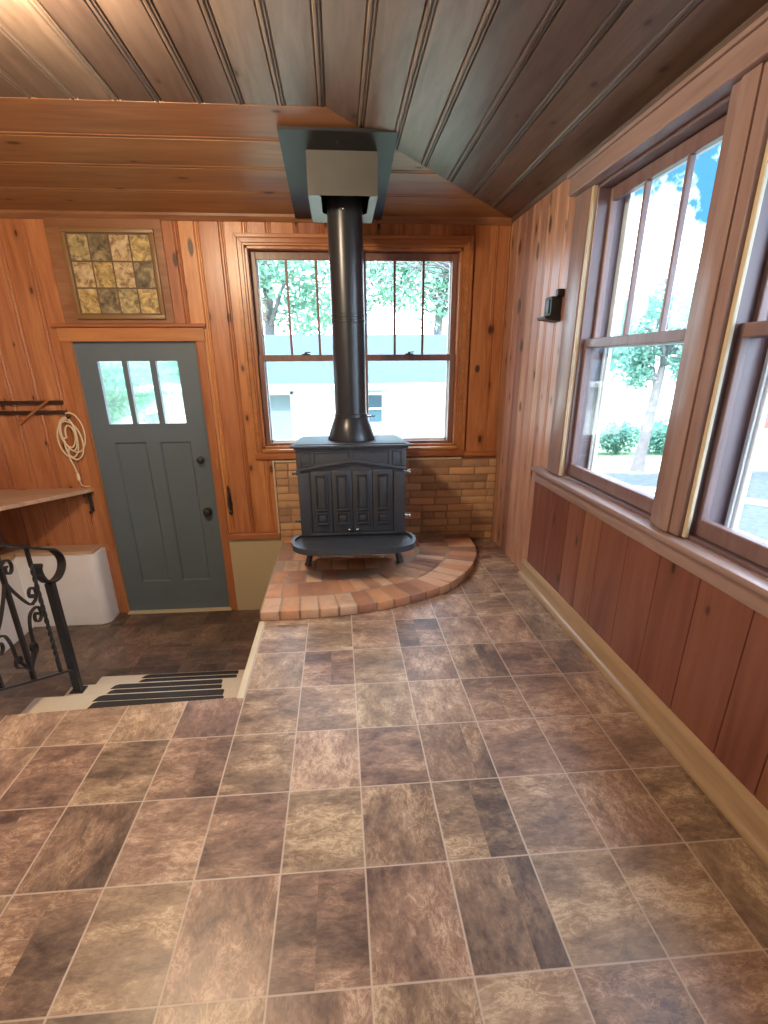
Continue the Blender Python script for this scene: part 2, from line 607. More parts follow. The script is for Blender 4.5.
def brick(name, cols):
    m = NT(name)
    p = m.world()
    t = m.tone()
    q = m.vmath('ADD', p, m.comb(m.math('MULTIPLY', t, 31), m.math('MULTIPLY', t, 7), m.math('MULTIPLY', t, 13)))
    n1 = m.noise(q, 14, 5, .65)
    n2 = m.noise(q, 90, 4, .7)
    g = m.math('ADD', m.math('MULTIPLY', t, .62), m.math('ADD', m.math('MULTIPLY', n1, .34), m.math('MULTIPLY', n2, .12)))
    col = m.ramp(g, cols)
    st = m.smooth(m.noise(p, 5.5, 4, .6), .52, .70)
    col = m.mix(m.math('MULTIPLY', st, .45), col, (.20, .135, .10))
    m.bump(m.math('ADD', n1, n2), .35, .004)
    return m.set(Base_Color=col, Roughness=.8)


MAT['brick_floor'] = brick('worn_red_brick', [(.15, (.24, .125, .090)), (.38, (.39, .185, .110)), (.60, (.52, .25, .125)), (.80, (.56, .35, .225)), (1, (.54, .41, .32))])
MAT['brick_wall'] = brick('tan_brick', [(.15, (.33, .20, .125)), (.40, (.48, .29, .165)), (.65, (.58, .37, .205)), (.90, (.70, .38, .20)), (1, (.74, .42, .25))])


def siding():
    m = NT('white_lap_siding')
    sp = m.n('ShaderNodeSeparateXYZ')
    m.l(m.world(), sp.inputs[0])
    f = m.math('FRACT', m.math('MULTIPLY', sp.outputs[2], 7.0))
    m.bump(f, .4, .02)
    return m.set(Base_Color=(.86, .86, .84), Roughness=.6)


def shingles():
    m = NT('grey_roof_shingles')
    n1 = m.noise(m.vmath('MULTIPLY', m.world(), (1, 3, 3)), 5, 5, .7)
    return m.set(Base_Color=m.ramp(n1, [(.3, (.024, .050, .064)), (.7, (.052, .092, .115))]), Roughness=.8)


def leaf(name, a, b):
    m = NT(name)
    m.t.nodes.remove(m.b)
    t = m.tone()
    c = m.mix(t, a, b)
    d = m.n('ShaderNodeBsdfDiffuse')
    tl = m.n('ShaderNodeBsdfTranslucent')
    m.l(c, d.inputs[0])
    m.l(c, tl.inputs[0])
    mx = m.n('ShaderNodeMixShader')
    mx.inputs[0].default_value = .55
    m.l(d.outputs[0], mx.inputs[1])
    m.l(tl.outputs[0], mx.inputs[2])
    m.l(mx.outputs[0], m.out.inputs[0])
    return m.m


def ground():
    m = NT('lawn_and_soil')
    p = m.world()
    sp = m.n('ShaderNodeSeparateXYZ')
    m.l(p, sp.inputs[0])
    n1 = m.noise(p, 1.1, 6, .65)
    n2 = m.noise(p, 12, 5, .7)
    soil = m.ramp(n2, [(.3, (.035, .048, .055)), (.7, (.085, .10, .108))])
    grass = m.ramp(n2, [(.3, (.20, .28, .14)), (.7, (.40, .48, .30))])
    return m.set(Base_Color=m.mix(m.smooth(m.math('ADD', sp.outputs[1], m.math('MULTIPLY', n1, 1.6)), 10.6, 11.0), soil, grass), Roughness=.9)


MAT['siding'] = siding()
MAT['shingles'] = shingles()
MAT['leaf'] = leaf('tree_leaves', (.15, .30, .22), (.36, .56, .42))  # leaf greens paled and shifted to cyan, overexposed daylight put into the colour
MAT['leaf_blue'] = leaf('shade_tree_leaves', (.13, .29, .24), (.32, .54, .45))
MAT['bark'] = plain('pale_grey_bark', (.17, .155, .16), .85, 0, .2, 14)
MAT['ground'] = ground()
MAT['concrete'] = plain('pale_concrete', (.66, .65, .62), .8)
MAT['redshed'] = plain('red_barn_paint', (.42, .12, .09), .7)
MAT['ext_trim'] = plain('white_exterior_trim', (.80, .82, .82), .5)
MAT['garage_door'] = plain('grey_garage_door', (.17, .22, .24), .6)
MAT['ext_glass'] = plain('dark_garage_glass', (.06, .12, .16), .1)


# ================================================================ THE ROOM
ZAX, XAX, YAX = (0, 0, 1), (1, 0, 0), (0, 1, 0)
# ---- floors
m = MB()
m.prism([(XL - .1, YF), (XR + .1, YF), (XR + .1, YB), (-.47, YB), (-.47, 2.008), (XL - .1, 1.905)], -.05, 0.0)
m.build('floor', MAT['floor'], kind='structure', label='brown slate-look vinyl tile floor of the upper room')
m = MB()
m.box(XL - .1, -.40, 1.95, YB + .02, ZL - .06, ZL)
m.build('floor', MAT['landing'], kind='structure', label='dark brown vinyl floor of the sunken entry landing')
# beige sides of the stairwell, under the upper floor
m = MB()
m.box(-.47, -.40, 2.0, YB, ZL, -.05)
m.prism([(XL, 1.85), (-.40, 1.85), (-.40, 2.0), (-.47, 2.0), (XL, 1.90)], ZL, -.05)
m.build('wall_stairwell', MAT['beige'], kind='structure', label='beige painted side of the stairwell below the floor edge')
m = MB()
m.box(-.486, -.455, 1.99, 2.745, -.035, .006, .004)
m.build('trim_1', MAT['cream'], kind='structure', label='pale edging strip along the floor above the stairwell')

# ---- back wall
OP_W = (-.578, .880, .735, 2.034)       # window opening x0 x1 z0 z1
OP_D = (-1.790, -.955, ZL, 1.475)       # door opening
m = MB(3)
m.boards((0, YB, 0), XAX, ZAX, (0, -1, 0), [-2.60, -2.42, -2.25, -2.08, -1.92, -1.77, -1.62, -1.45, -1.28, -1.12, -.985, -.855, -.70, -.55, -.40, -.22, -.05, .12, .30, .47,
                                           .64, .80, .955, 1.115, XR + .01], -.02, ZT + .01, 'bead')
m.hole((OP_W[0], -9, OP_W[2]), (OP_W[1], 9, OP_W[3]), (0, 2))
m.hole((OP_D[0], -9, -3), (OP_D[1], 9, OP_D[3]), (0, 2))
y0, y1 = YB + .012, YB + .14
for a, b, c, d in ((XL - .1, OP_D[0], -.7, 2.5), (OP_D[0], OP_D[1], OP_D[3], 2.5), (OP_D[1], OP_W[0], -.7, 2.5), (OP_W[0], OP_W[1], -.7, OP_W[2]),
                   (OP_W[0], OP_W[1], OP_W[3], 2.5), (OP_W[1], XR + .14, -.7, 2.5)):
    m.box(a, b, y0, y1, c, d)
m.build('wall_back', MAT['pine_back'], kind='structure', normals=False)

# ---- right wall
W3 = (1.92, 2.86)
W4 = (.80, 1.74)
WZ = (.745, 2.05)
m = MB(5)
m.boards((XR, 0, 0), YAX, ZAX, (-1, 0, 0), [3.0, 3.10, 3.23, 3.38, 3.50, 3.64, 3.76, 3.90, 4.03, YB + .01], .0, ZT + .03, 'bead')
m.boards((XR, 0, 0), YAX, ZAX, (-1, 0, 0), [YF, -1.5, -1.3, -1.1, -.9, -.7, -.5, -.3, -.1, .1, .3, .5, .7, .89, 1.06, 1.25, 1.42, 1.60, 1.77, 1.95, 2.12, 2.30, 2.46, 2.64, 2.80, 3.0],
         .0, ZT + .03, 'v')
for w in (W3, W4):
    m.hole((-9, w[0], WZ[0]), (9, w[1], WZ[1]), (1, 2))
x0, x1 = XR + .012, XR + .15
for a, b, c, d in ((YF - .1, W4[0], -.7, 2.5), (W4[0], W4[1], -.7, WZ[0]), (W4[0], W4[1], WZ[1], 2.5), (W4[1], W3[0], -.7, 2.5), (W3[0], W3[1], -.7, WZ[0]),
                   (W3[0], W3[1], WZ[1], 2.5), (W3[1], YB + .14, -.7, 2.5)):
    m.box(x0, x1, a, b, c, d)
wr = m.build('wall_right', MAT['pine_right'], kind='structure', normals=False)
m = MB(8)
e = [YF]
rr = random.Random(4)
while e[-1] < 3.0: e.append(e[-1] + rr.uniform(.17, .26))
e = [v for v in e if v < 3.1] + [3.235]
m.boards((XR - .014, 0, 0), YAX, ZAX, (-1, 0, 0), e, .0, .652, 'thin')
m.box(XR - .014, XR, 3.235, 3.238, 0, .652)
m.build('lower_panel', MAT['pine_low'], wr, label='darker red-brown panelling below the windows', normals=False)

# ---- left wall and the wall behind the camera
m = MB(6)
m.boards((XL, 0, 0), YAX, ZAX, (1, 0, 0), [YF + .17 * k for k in range(36)], .0, ZF + .02, 'bead')
m.cut((0, YB + .01, 0), (0, 1, 0))
m.box(XL - .12, XL - .012, YF - .1, YB + .14, -.7, 2.5)
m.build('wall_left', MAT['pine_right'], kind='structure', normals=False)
m = MB(7)
m.box(XL - .1, XR + .1, YF - .12, YF, -.1, 2.5)
m.build('wall_front', MAT['plaster'], kind='structure')

# ---- ceiling: flat middle, long slope to the right wall, hip slope to the back wall
s_r = (ZF - ZT) / (XR - XH)
s_b = (ZF - ZT) / (YB - YH)
hip_no = Vector((-(YB - YH), XR - XH, 0))          # points to the back slope
m = MB(11)
e = [XH - .172 * k for k in range(16)][::-1]
m.boards((0, 0, ZF), XAX, YAX, (0, 0, -1), e, YF, YH, 'bead')
m.box(XL - .1, XH, YF, YH, ZF + .012, ZF + .1)
ur = Vector((XR - XH, 0, ZT - ZF))
Lr = ur.length
ur.normalize()
nr = Vector((ur.z, 0, -ur.x))
n_b = 7
ceil_b = MB(12)
ceil_b.boards((XH, 0, ZF), ur, YAX, nr, [Lr / n_b * k for k in range(n_b)] + [Lr + .03], YF, YB + .05, 'bead')
ceil_b.cut((XR, YB, 0), hip_no)
me_tmp = bpy.data.meshes.new('tmp')
ceil_b.bm.to_mesh(me_tmp)
ceil_b.bm.free()
m.bm.from_mesh(me_tmp)
bpy.data.meshes.remove(me_tmp)
v = [(XH, YF, ZF + .012), (XR + .12, YF, ZT - .014 + .012), (XR + .12, YB + .1, ZT - .002), (XH, YB + .1, ZF + .012)]
m.faces([Vector(p) for p in v] + [Vector(p) + Vector((0, 0, .08)) for p in v], [(0, 1, 2, 3), (4, 7, 6, 5), (0, 4, 5, 1), (1, 5, 6, 2), (2, 6, 7, 3), (3, 7, 4, 0)])
ce = m.build('ceiling', MAT['ceil'], kind='structure', normals=False)
m = MB(13)
ub = Vector((0, YB - YH, ZT - ZF))
Lb = ub.length
ub.normalize()
nb = Vector((0, ub.z, -ub.y))
m.boards((0, YH, ZF), ub, XAX, nb, [0, .30, .592, .892, Lb + .03], XL, XR, 'bead')
m.cut((XR, YB, 0), -hip_no)
v = [(XL - .1, YH, ZF + .012), (XH, YH, ZF + .012), (XR + .1, YB + .1, ZT + .01), (XL - .1, YB + .1, ZT + .01)]
m.faces([Vector(p) for p in v] + [Vector(p) + Vector((0, 0, .08)) for p in v], [(0, 1, 2, 3), (4, 7, 6, 5), (0, 4, 5, 1), (1, 5, 6, 2), (2, 6, 7, 3), (3, 7, 4, 0)])
m.build('hip_panel', MAT['ceil_back'], ce, label='orange-brown boarded slope above the back wall', normals=False)
# mouldings where ceiling meets walls
m = MB()
m.prism([(YB, ZT - .034), (YB - .012, ZT - .034), (YB - .03, ZT - .01), (YB - .034, ZT + .012), (YB, ZT + .012)], XL, XR, 'X')
m.build('trim_2', MAT['ceil_back'], kind='structure')
m = MB()
m.prism([(XR, ZT - .02), (XR - .008, ZT - .02), (XR - .016, ZT - .004), (XR - .016, ZT + .01), (XR, ZT + .01)], YF, YB, 'Y')
m.build('trim_3', MAT['ceil'], kind='structure')

# ---- foundations at the landing
m = MB()
a = .07
arc = [(-1.865 - a + a * math.sin(t), 4.0 + a - a * math.cos(t)) for t in [PI / 2 * k / 8 for k in range(9)]]
m.prism([(-2.44, 4.0)] + arc + [(-1.865, YB - .001), (-2.44, YB - .001)], ZL, .012, bevel=.008)
m.build('wall_foundation', MAT['white_wall'], kind='structure', smooth=True, label='low white masonry ledge left of the blue door')
m = MB()
m.box(-2.60, -2.44, 2.0, YB - .001, ZL, -.01, .006)
m.build('wall_foundation', MAT['white_wall'], kind='structure', label='low white masonry wall along the left of the landing')
m = MB()
m.box(-2.44, -1.885, 4.025, YB, .012, .036, .004)
m.box(-2.60, -2.46, 2.02, YB, -.01, .03, .004)
m.build('trim_4', MAT['shelf'], kind='structure', label='brown wooden cap on the white masonry ledge')
m = MB()
m.box(-.905, -.465, YB - .035, YB, ZL, .055, .003)
m.build('wall_foundation', MAT['beige'], kind='structure', label='beige painted foundation right of the blue door')
m = MB()
m.box(-.902, -.500, YB - .06, YB, .052, .100, .006)
m.build('trim_5', MAT['pine_trim'], kind='structure', label='orange wooden ledge on top of the beige foundation')

# ---- baseboard
m = MB()
pb = [(0, 0), (-.034, 0), (-.038, .008), (-.036, .022), (-.028, .032), (-.018, .036), (-.016, .040), (-.016, .088), (-.020, .092), (-.020, .100), (-.013, .112), (-.006, .122), (0, .124)]
m.prism([(XR - .012 + a, z) for a, z in pb], YF, 3.30, 'Y')
m.build('baseboard_right', MAT['base'], kind='structure', smooth=True)

# ---- stairs from the upper floor down to the landing
st = MB()
RIS = .563 / 4
yy = [2.0, 2.318, 2.645, 2.965]
for k in range(3):
    st.box(-1.505, -.47, 1.95 if k == 0 else yy[k] - .01, yy[k + 1], ZL, -RIS * (k + 1), .012, .5)
stairs = st.build('stairs', MAT['tread'], kind='structure', smooth=True, label='three cream painted treads down to the landing')


# ================================================================ WINDOWS
def window(name, O, Ux, N, u0, u1, z0, z1, zb, zm, zt, stile, d_low, d_up, mats, t=.018):
    """double-hung sash window; O is on the wall plane, N points into the room"""
    O, Ux, N = Vector(O), Vector(Ux), Vector(N)

    def xf(p):
        return O + Ux * p.x + N * p.y + Vector((0, 0, p.z))
    root = bpy.data.objects.new(name, None)
    COL.objects.link(root)
    root['kind'] = 'structure'
    root.location = xf(Vector(((u0 + u1) / 2, 0, z0)))
    f = MB()
    D0, D1 = -.150, .0
    f.box(u0, u0 + t, D0, D1, z0, z1, .002, .4, 1, xf)
    f.box(u1 - t, u1, D0, D1, z0, z1, .002, .4, 1, xf)
    f.box(u0, u1, D0, D1, z1 - t, z1, .002, .4, 1, xf)
    f.box(u0, u1, D0, D1, z0, z0 + t, .002, .4, 1, xf)
    f.build('window_frame', mats['jamb'], root)
    a, b = u0 + t + .002, u1 - t - .002

    def sash(nm, dd, lo, hi, rb, rt, lights):
        s = MB()
        th = .030
        s.box(a, a + stile, dd - th, dd, lo, hi, .003, .3, 1, xf)
        s.box(b - stile, b, dd - th, dd, lo, hi, .003, .6, 1, xf)
        s.box(a + stile, b - stile, dd - th, dd, lo, lo + rb, .003, .5, 1, xf)
        s.box(a + stile, b - stile, dd - th, dd, hi - rt, hi, .003, .5, 1, xf)
        so = s.build(nm, mats['sash'], root)
        g = MB()
        g.box(a + stile - .004, b - stile + .004, dd - .017, dd - .013, lo + rb - .004, hi - rt + .004, 0, .5, 1, xf)
        g.build('glass_pane', MAT['glass'], so)
        w = (b - a - 2 * stile)
        for k in range(1, lights):
            mu = MB()
            c = a + stile + w * k / lights
            mu.box(c - .0085, c + .0085, dd - .026, dd - .001, lo + rb, hi - rt, .003, .5, 1, xf)
            mu.build('muntin', mats['sash'], so)
        return so
    sash('lower_sash', d_low, z0 + t + .002, zm + .022, zb - z0 - t, .040, 1)
    sash('upper_sash', d_up, zm - .020, z1 - t - .002, .040, z1 - t - .002 - zt, 3)
    # white storm window outside
    s = MB()
    for w0, w1, q0, q1 in ((a, a + .045, z0 + t, z1 - t), (b - .045, b, z0 + t, z1 - t), (a, b, z0 + t, z0 + t + .03), (a, b, z1 - t - .03, z1 - t), (a, b, zm - .02, zm + .02)):
        s.box(w0, w1, -.148, -.128, q0, q1, .003, .5, 1, xf)
    for w0 in (a + .012, b - .030):
        s.box(w0, w0 + .018, -.128, -.118, z0 + t, zm, .002, .5, 1, xf)
    s.build('storm_frame', MAT['storm'], root)
    return root, xf


bm_ = dict(jamb=MAT['pine_trim_z'], sash=MAT['sash'])
OB = (0, YB, 0)
NB = (0, -1, 0)
w1, _ = window('window_1', OB, XAX, NB, -.578, .138, .735, 2.034, .768, 1.357, 1.966, .036, -.045, -.080, bm_)
w2, _ = window('window_2', OB, XAX, NB, .163, .880, .735, 2.034, .768, 1.357, 1.966, .036, -.045, -.080, bm_)
for w in (w1, w2):     # sash lifts / locks on the meeting rail
    k = MB()
    cx_ = w.location.x
    k.box(cx_ - .03, cx_ + .03, YB + .035, YB + .060, 1.379, 1.386, .002)
    k.lathe([(.010, 0), (.010, .010), (.004, .014)], (cx_, YB + .047, 1.386), 12)
    k.tube([(cx_, YB + .047, 1.394), (cx_ + .034, YB + .040, 1.396)], .004, 8)
    k.build('sash_lock', MAT['black'], w)
# casing round the back windows
m = MB(21)
zc0, zc1 = OP_W[2], OP_W[3]
xo0, xo1 = -.625, .948


def casing_frame(m, x0, x1, z0, z1, w, steps):
    # mitred picture-frame casing, built in profile steps towards the room
    for (a, b, th) in steps:
        for poly in ([(x0 - b, z0), (x0 - a, z0), (x0 - a, z1 + a), (x0 - b, z1 + b)],
                     [(x0 - b, z1 + b), (x0 - a, z1 + a), (x1 + a, z1 + a), (x1 + b, z1 + b)],
                     [(x1 + a, z0), (x1 + b, z0), (x1 + b, z1 + b), (x1 + a, z1 + a)]):
            m.prism(poly, YB - th, YB + .002, 'Y', .002, None, 1)


casing_frame(m, OP_W[0], OP_W[1], .70, OP_W[3], .09, [(0, .014, .012), (.014, .042, .018), (.042, .064, .028)])
m.box(.136, .165, YB - .004, YB + .13, OP_W[2], OP_W[3], .002)
m.build('trim_6', MAT['pine_trim'], kind='structure', smooth=True)
m = MB(22)
m.box(-.584, .886, YB - .040, YB + .05, .712, .735, .006)
m.box(-.640, .945, YB - .024, YB, .662, .711, .004)
m.box(.948, XR, YB - .026, YB, .655, .690, .004)
m.build('trim_7', MAT['pine_trim'], kind='structure', smooth=True)
# right wall windows
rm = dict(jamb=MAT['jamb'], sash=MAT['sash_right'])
OR_ = (XR, 0, 0)
NR = (-1, 0, 0)
w3, _ = window('window_3', OR_, YAX, NR, W3[0], W3[1], .745, 2.05, .815, 1.400, 1.984, .022, -.020, -.056, rm, .012)
w4, _ = window('window_4', OR_, YAX, NR, W4[0], W4[1], .745, 2.05, .815, 1.400, 1.984, .022, -.020, -.056, rm, .012)
m = MB(31)     # upright casings and posts
m.box(XR - .022, XR + .002, W3[1] + .026, 3.055, .748, 2.052, .004)
m.box(XR - .030, XR + .002, W4[1] - .004, W3[0] + .004, .748, 2.052, .006)
m.box(XR - .038, XR - .026, W4[1] + .05, W3[0] - .05, .748, 2.052, .004)
m.box(XR - .022, XR + .002, .62, W4[0] - .004, .748, 2.052, .004)
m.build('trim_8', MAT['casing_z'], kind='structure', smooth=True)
m = MB(32)     # cream cord beads beside the sashes
m.box(XR - .018, XR + .004, W3[1] + .002, W3[1] + .024, .748, 2.052, .003)
m.box(XR - .016, XR - .002, W4[1] - .026, W4[1] - .006, .748, 2.052, .003)
m.build('trim_9', MAT['cream'], kind='structure')
m = MB(33)     # deep head casing
m.box(XR - .060, XR + .002, .55, 3.062, 2.052, 2.138, .006)
m.box(XR - .072, XR, .54, 3.072, 2.124, 2.140, .004)
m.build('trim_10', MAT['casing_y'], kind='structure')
m = MB(34)     # stool and apron
m.box(XR - .060, XR + .01, .50, 3.215, .716, .742, .008)
m.box(XR - .034, XR, .55, 3.20, .694, .716, .004)
m.box(XR - .026, XR, .50, 3.235, .650, .694, .004)
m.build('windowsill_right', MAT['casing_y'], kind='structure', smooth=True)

# ================================================================ DOOR
dr = bpy.data.objects.new('door_1', None)
dr.location = ((OP_D[0] + OP_D[1]) / 2, YB + .03, ZL)
COL.objects.link(dr)
dr['kind'] = 'structure'
X0, X1 = -1.786, -.960
PANES = [(-1.655, -1.492), (-1.458, -1.304), (-1.264, -1.114)]
PZ = (.926, 1.343)
m = MB()
ys, yb_ = YB + .018, YB + .060
m.faces([Vector(p) for p in ((X0, ys, ZL + .012), (X1, ys, ZL + .012), (X1, ys, OP_D[3] - .004), (X0, ys, OP_D[3] - .004))], [(0, 1, 2, 3)], .5)
m.faces([Vector(p) for p in ((X0, yb_, ZL + .012), (X1, yb_, ZL + .012), (X1, yb_, OP_D[3] - .004), (X0, yb_, OP_D[3] - .004))], [(3, 2, 1, 0)], .5)
for a, b in PANES: m.hole((a, -9, PZ[0]), (b, 9, PZ[1]), (0, 2))
for a, b in PANES:      # reveal of each light
    for q in (((a, PZ[0]), (b, PZ[0])), ((b, PZ[0]), (b, PZ[1])), ((b, PZ[1]), (a, PZ[1])), ((a, PZ[1]), (a, PZ[0]))):
        (xa, za), (xb, zb2) = q
        m.faces([Vector((xa, ys, za)), Vector((xb, ys, zb2)), Vector((xb, yb_, zb2)), Vector((xa, yb_, za))], [(0, 1, 2, 3)], .5)
PAN = [(-1.645, -1.422), (-1.325, -1.102)]
for a, b in PAN: m.hole((a, YB - .1, -.300), (b, ys + .01, .797), (0, 2))
for a, b in PAN:        # recessed lower panels with sloping edges
    z0_, z1_ = -.300, .797
    i = .012
    o4 = [(a, z0_), (b, z0_), (b, z1_), (a, z1_)]
    i4 = [(a + i, z0_ + i), (b - i, z0_ + i), (b - i, z1_ - i), (a + i, z1_ - i)]
    vv = [Vector((x, ys, z)) for x, z in o4] + [Vector((x, ys + .014, z)) for x, z in i4]
    m.faces(vv, [(0, 1, 5, 4), (1, 2, 6, 5), (2, 3, 7, 6), (3, 0, 4, 7), (4, 5, 6, 7)], .5)
m.faces([Vector(p) for p in ((X0, ys, ZL + .012), (X0, yb_, ZL + .012), (X0, yb_, OP_D[3] - .004), (X0, ys, OP_D[3] - .004))], [(0, 1, 2, 3)], .5)
m.faces([Vector(p) for p in ((X1, ys, ZL + .012), (X1, yb_, ZL + .012), (X1, yb_, OP_D[3] - .004), (X1, ys, OP_D[3] - .004))], [(0, 1, 2, 3)], .5)
m.build('door_slab', MAT['door'], dr)
for a, b in PANES:
    g = MB()
    g.box(a - .002, b + .002, ys + .020, ys + .025, PZ[0] - .002, PZ[1] + .002)
    g.build('glass_pane', MAT['glass_door'], dr)


def knob(px, pz, r, nm):
    k = MB()
    k.lathe([(r * 1.05, 0), (r * 1.05, -.006), (r * .45, -.010), (r * .42, -.026), (r * .8, -.032), (r, -.044), (r * .85, -.056), (r * .3, -.062)], (px, ys, pz), 24, 'Y')
    return k.build(nm, MAT['black'], dr, smooth=True)


knob(-1.043, .664, .024, 'deadbolt')
knob(-1.046, .268, .031, 'door_knob')
# door casing
m = MB(41)
m.box(-1.852, -1.788, YB - .020, YB + .02, .04, 1.478, .004)
m.box(-.957, -.905, YB - .020, YB + .02, ZL + .0, 1.478, .004)
m.box(-.968, -.953, YB - .010, YB + .06, ZL, 1.476, .002)
m.box(-1.794, -1.786, YB - .010, YB + .06, ZL, 1.476, .002)
m.build('trim_11', MAT['pine_trim_z'], kind='structure')
m = MB(42)
m.box(-1.862, -.898, YB - .024, YB + .02, 1.466, 1.552, .004)
m.box(-1.884, -.880, YB - .042, YB, 1.552, 1.574, .006)
m.build('trim_12', MAT['pine_trim'], kind='structure')
m = MB()
m.box(-1.79, -.955, YB - .035, YB + .06, ZL, ZL + .012, .004)
m.build('trim_13', MAT['cream'], kind='structure', label='pale threshold under the blue door')
m = MB()
m.box(-.928, -.922, YB - .024, YB - .019, .60, .68, .001)
m.build('strike_plate', MAT['brass'], dr, label='brass strike plate on the door casing')

# ================================================================ HEARTH
HZ = .060


def catmull(pts, n=10):
    out = []
    for i in range(len(pts) - 1):
        p0, p1, p2, p3 = [Vector(pts[max(0, min(len(pts) - 1, i + k))]) for k in (-1, 0, 1, 2)]
        for j in range(n):
            t = j / n
            out.append(.5 * ((2 * p1) + (p2 - p0) * t + (2 * p0 - 5 * p1 + 4 * p2 - p3) * t * t + (3 * p1 - p0 - 3 * p2 + p3) * t ** 3))
    out.append(Vector(pts[-1]))
    return out


edge = catmull([(-.482, 2.748), (-.28, 2.750), (-.096, 2.764), (.12, 2.802), (.312, 2.870), (.575, 3.012), (.735, 3.180), (.852, 3.37), (.940, 3.60), (.980, 3.82), (.985, 4.10)], 12)
hearth = thing('brick_hearth', (-.1, 3.5, 0), 'raised red brick hearth with a rounded front, laid on the tile floor under the stove', 'hearth')
inset = []
for i, p in enumerate(edge):
    d = (edge[min(i + 1, len(edge) - 1)] - edge[max(i - 1, 0)]).normalized()
    inset.append(p + Vector((-d.y, d.x)) * .010)
m = MB()
m.prism([(p.x, p.y) for p in inset] + [(.975, YB - .062), (-.474, YB - .062)], 0.001, HZ - .005)
m.build('mortar_bed', MAT['mortar'], hearth)
m = MB(52)


def arc_brick(c, d, ln, wd, z0, z1, j=.0):
    """brick whose long side runs along d"""
    d = d.normalized()
    s = Vector((-d.y, d.x))
    t = m.rng.random()
    jz = m.rng.uniform(-.003, .003)

    def xf(p):
        q = c + d * p.x + s * p.y
        return Vector((q.x, q.y, p.z))
    m.box(-ln / 2, ln / 2, -wd / 2, wd / 2, z0, z1 + jz, .007, t, 2, xf)


# outer soldier course follows the edge
acc, last = 0, None
L = [0]
for i in range(1, len(edge)): L.append(L[-1] + (edge[i] - edge[i - 1]).length)
tot = L[-1]
nbk = round(tot / .108)


def at(s):
    for i in range(1, len(edge)):
        if L[i] >= s:
            f = (s - L[i - 1]) / (L[i] - L[i - 1])
            d = (edge[i] - edge[i - 1]).normalized()
            return edge[i - 1].lerp(edge[i], f), d
    return edge[-1], (edge[-1] - edge[-2]).normalized()


for k in range(nbk):
    p, d = at((k + .5) * tot / nbk)
    nn = Vector((-d.y, d.x))
    arc_brick(p + nn * .100, nn, .200, tot / nbk - .013, .002, HZ)
for k in range(round(tot / .100)):
    p, d = at((k + .5) * tot / round(tot / .100))
    nn = Vector((-d.y, d.x))
    c = p + nn * .314
    if c.y < YB - .20 and c.x > -.44:
        arc_brick(c, nn, .200, .074 if c.x > .1 else .090, .004, HZ - .001)
inner = [p + Vector((-(edge[min(i + 1, len(edge) - 1)] - edge[max(i - 1, 0)]).normalized().y, (edge[min(i + 1, len(edge) - 1)] - edge[max(i - 1, 0)]).normalized().x)) * .425
         for i, p in enumerate(edge)]


def inside(x, y):
    poly = [(p.x, p.y) for p in inner] + [(inner[-1].x, 4.13), (-.47, 4.13)]
    c = False
    j = len(poly) - 1
    for i in range(len(poly)):
        xi, yi = poly[i]
        xj, yj = poly[j]
        if (yi > y) != (yj > y) and x < (xj - xi) * (y - yi) / (yj - yi) + xi: c = not c
        j = i
    return c


row = 0
y = 3.18
while y < 4.12:
    x = -.475 + (.055 if row % 2 else 0)
    while x < .95:
        if inside(x + .05, y + .05) and inside(x + .005, y + .012) or (inside(x + .05, y + .05) and x < -.4):
            a0 = max(x + .006, -.474)
            m.box(a0, x + .104, y + .006, min(y + .203, YB - .064), .004, HZ - .002 + m.rng.uniform(-.003, .002), .006)
        x += .110
    y += .210
    row += 1
m.build('brickwork', MAT['brick_floor'], hearth, smooth=True)

# brick backing on the wall
bs = thing('brick_wall_panel', (.35, YB - .03, 0), 'tan brick panel on the back wall below the windows, behind the black stove', 'brick panel')
m = MB()
m.box(-.495, XR - .002, YB - .045, YB - .001, .0, .640)
m.build('mortar_bed', MAT['mortar'], bs)
m = MB(57)
rows = 11
hgt = (.640 - .006) / rows
for r_ in range(rows):
    x = -.498 - (.11 if r_ % 2 else 0.0)
    while x < XR:
        ln = m.rng.choice((.205, .205, .205, .100))
        a0, b0 = max(x + .005, -.498), min(x + ln - .005, XR - .003)
        if b0 - a0 > .03:
            dy = m.rng.uniform(-.003, .003)
            m.box(a0, b0, YB - .052 + dy, YB - .010, .004 + r_ * hgt + .003, .004 + (r_ + 1) * hgt - .003, .004)
        x += ln
m.build('brickwork', MAT['brick_wall'], bs, smooth=True)
m = MB()
m.box(-.512, -.498, YB - .062, YB, .10, .655, .002)
m.box(-.512, .92, YB - .056, YB - .027, .642, .654, .002)
m.build('edge_strip', MAT['cream'], bs, label='thin cream strip along the top and left edge')

# ================================================================ STOVE
SX = .064
stove = thing('wood_stove', (SX, 3.55, HZ), 'black cast-iron parlour wood stove with panelled doors standing on the brick hearth', 'stove')
FY, BY = 3.395, 3.800
hw = .326
m = MB()
m.box(SX - hw, SX + hw, FY, BY, .300, .842, .006)
m.box(SX - hw - .010, SX - hw + .062, FY - .010, BY, .300, .700, .005)
m.box(SX + hw - .062, SX + hw + .010, FY - .010, BY, .300, .700, .005)
m.box(SX - hw - .010, SX + hw + .010, FY - .008, BY, .292, .312, .004)
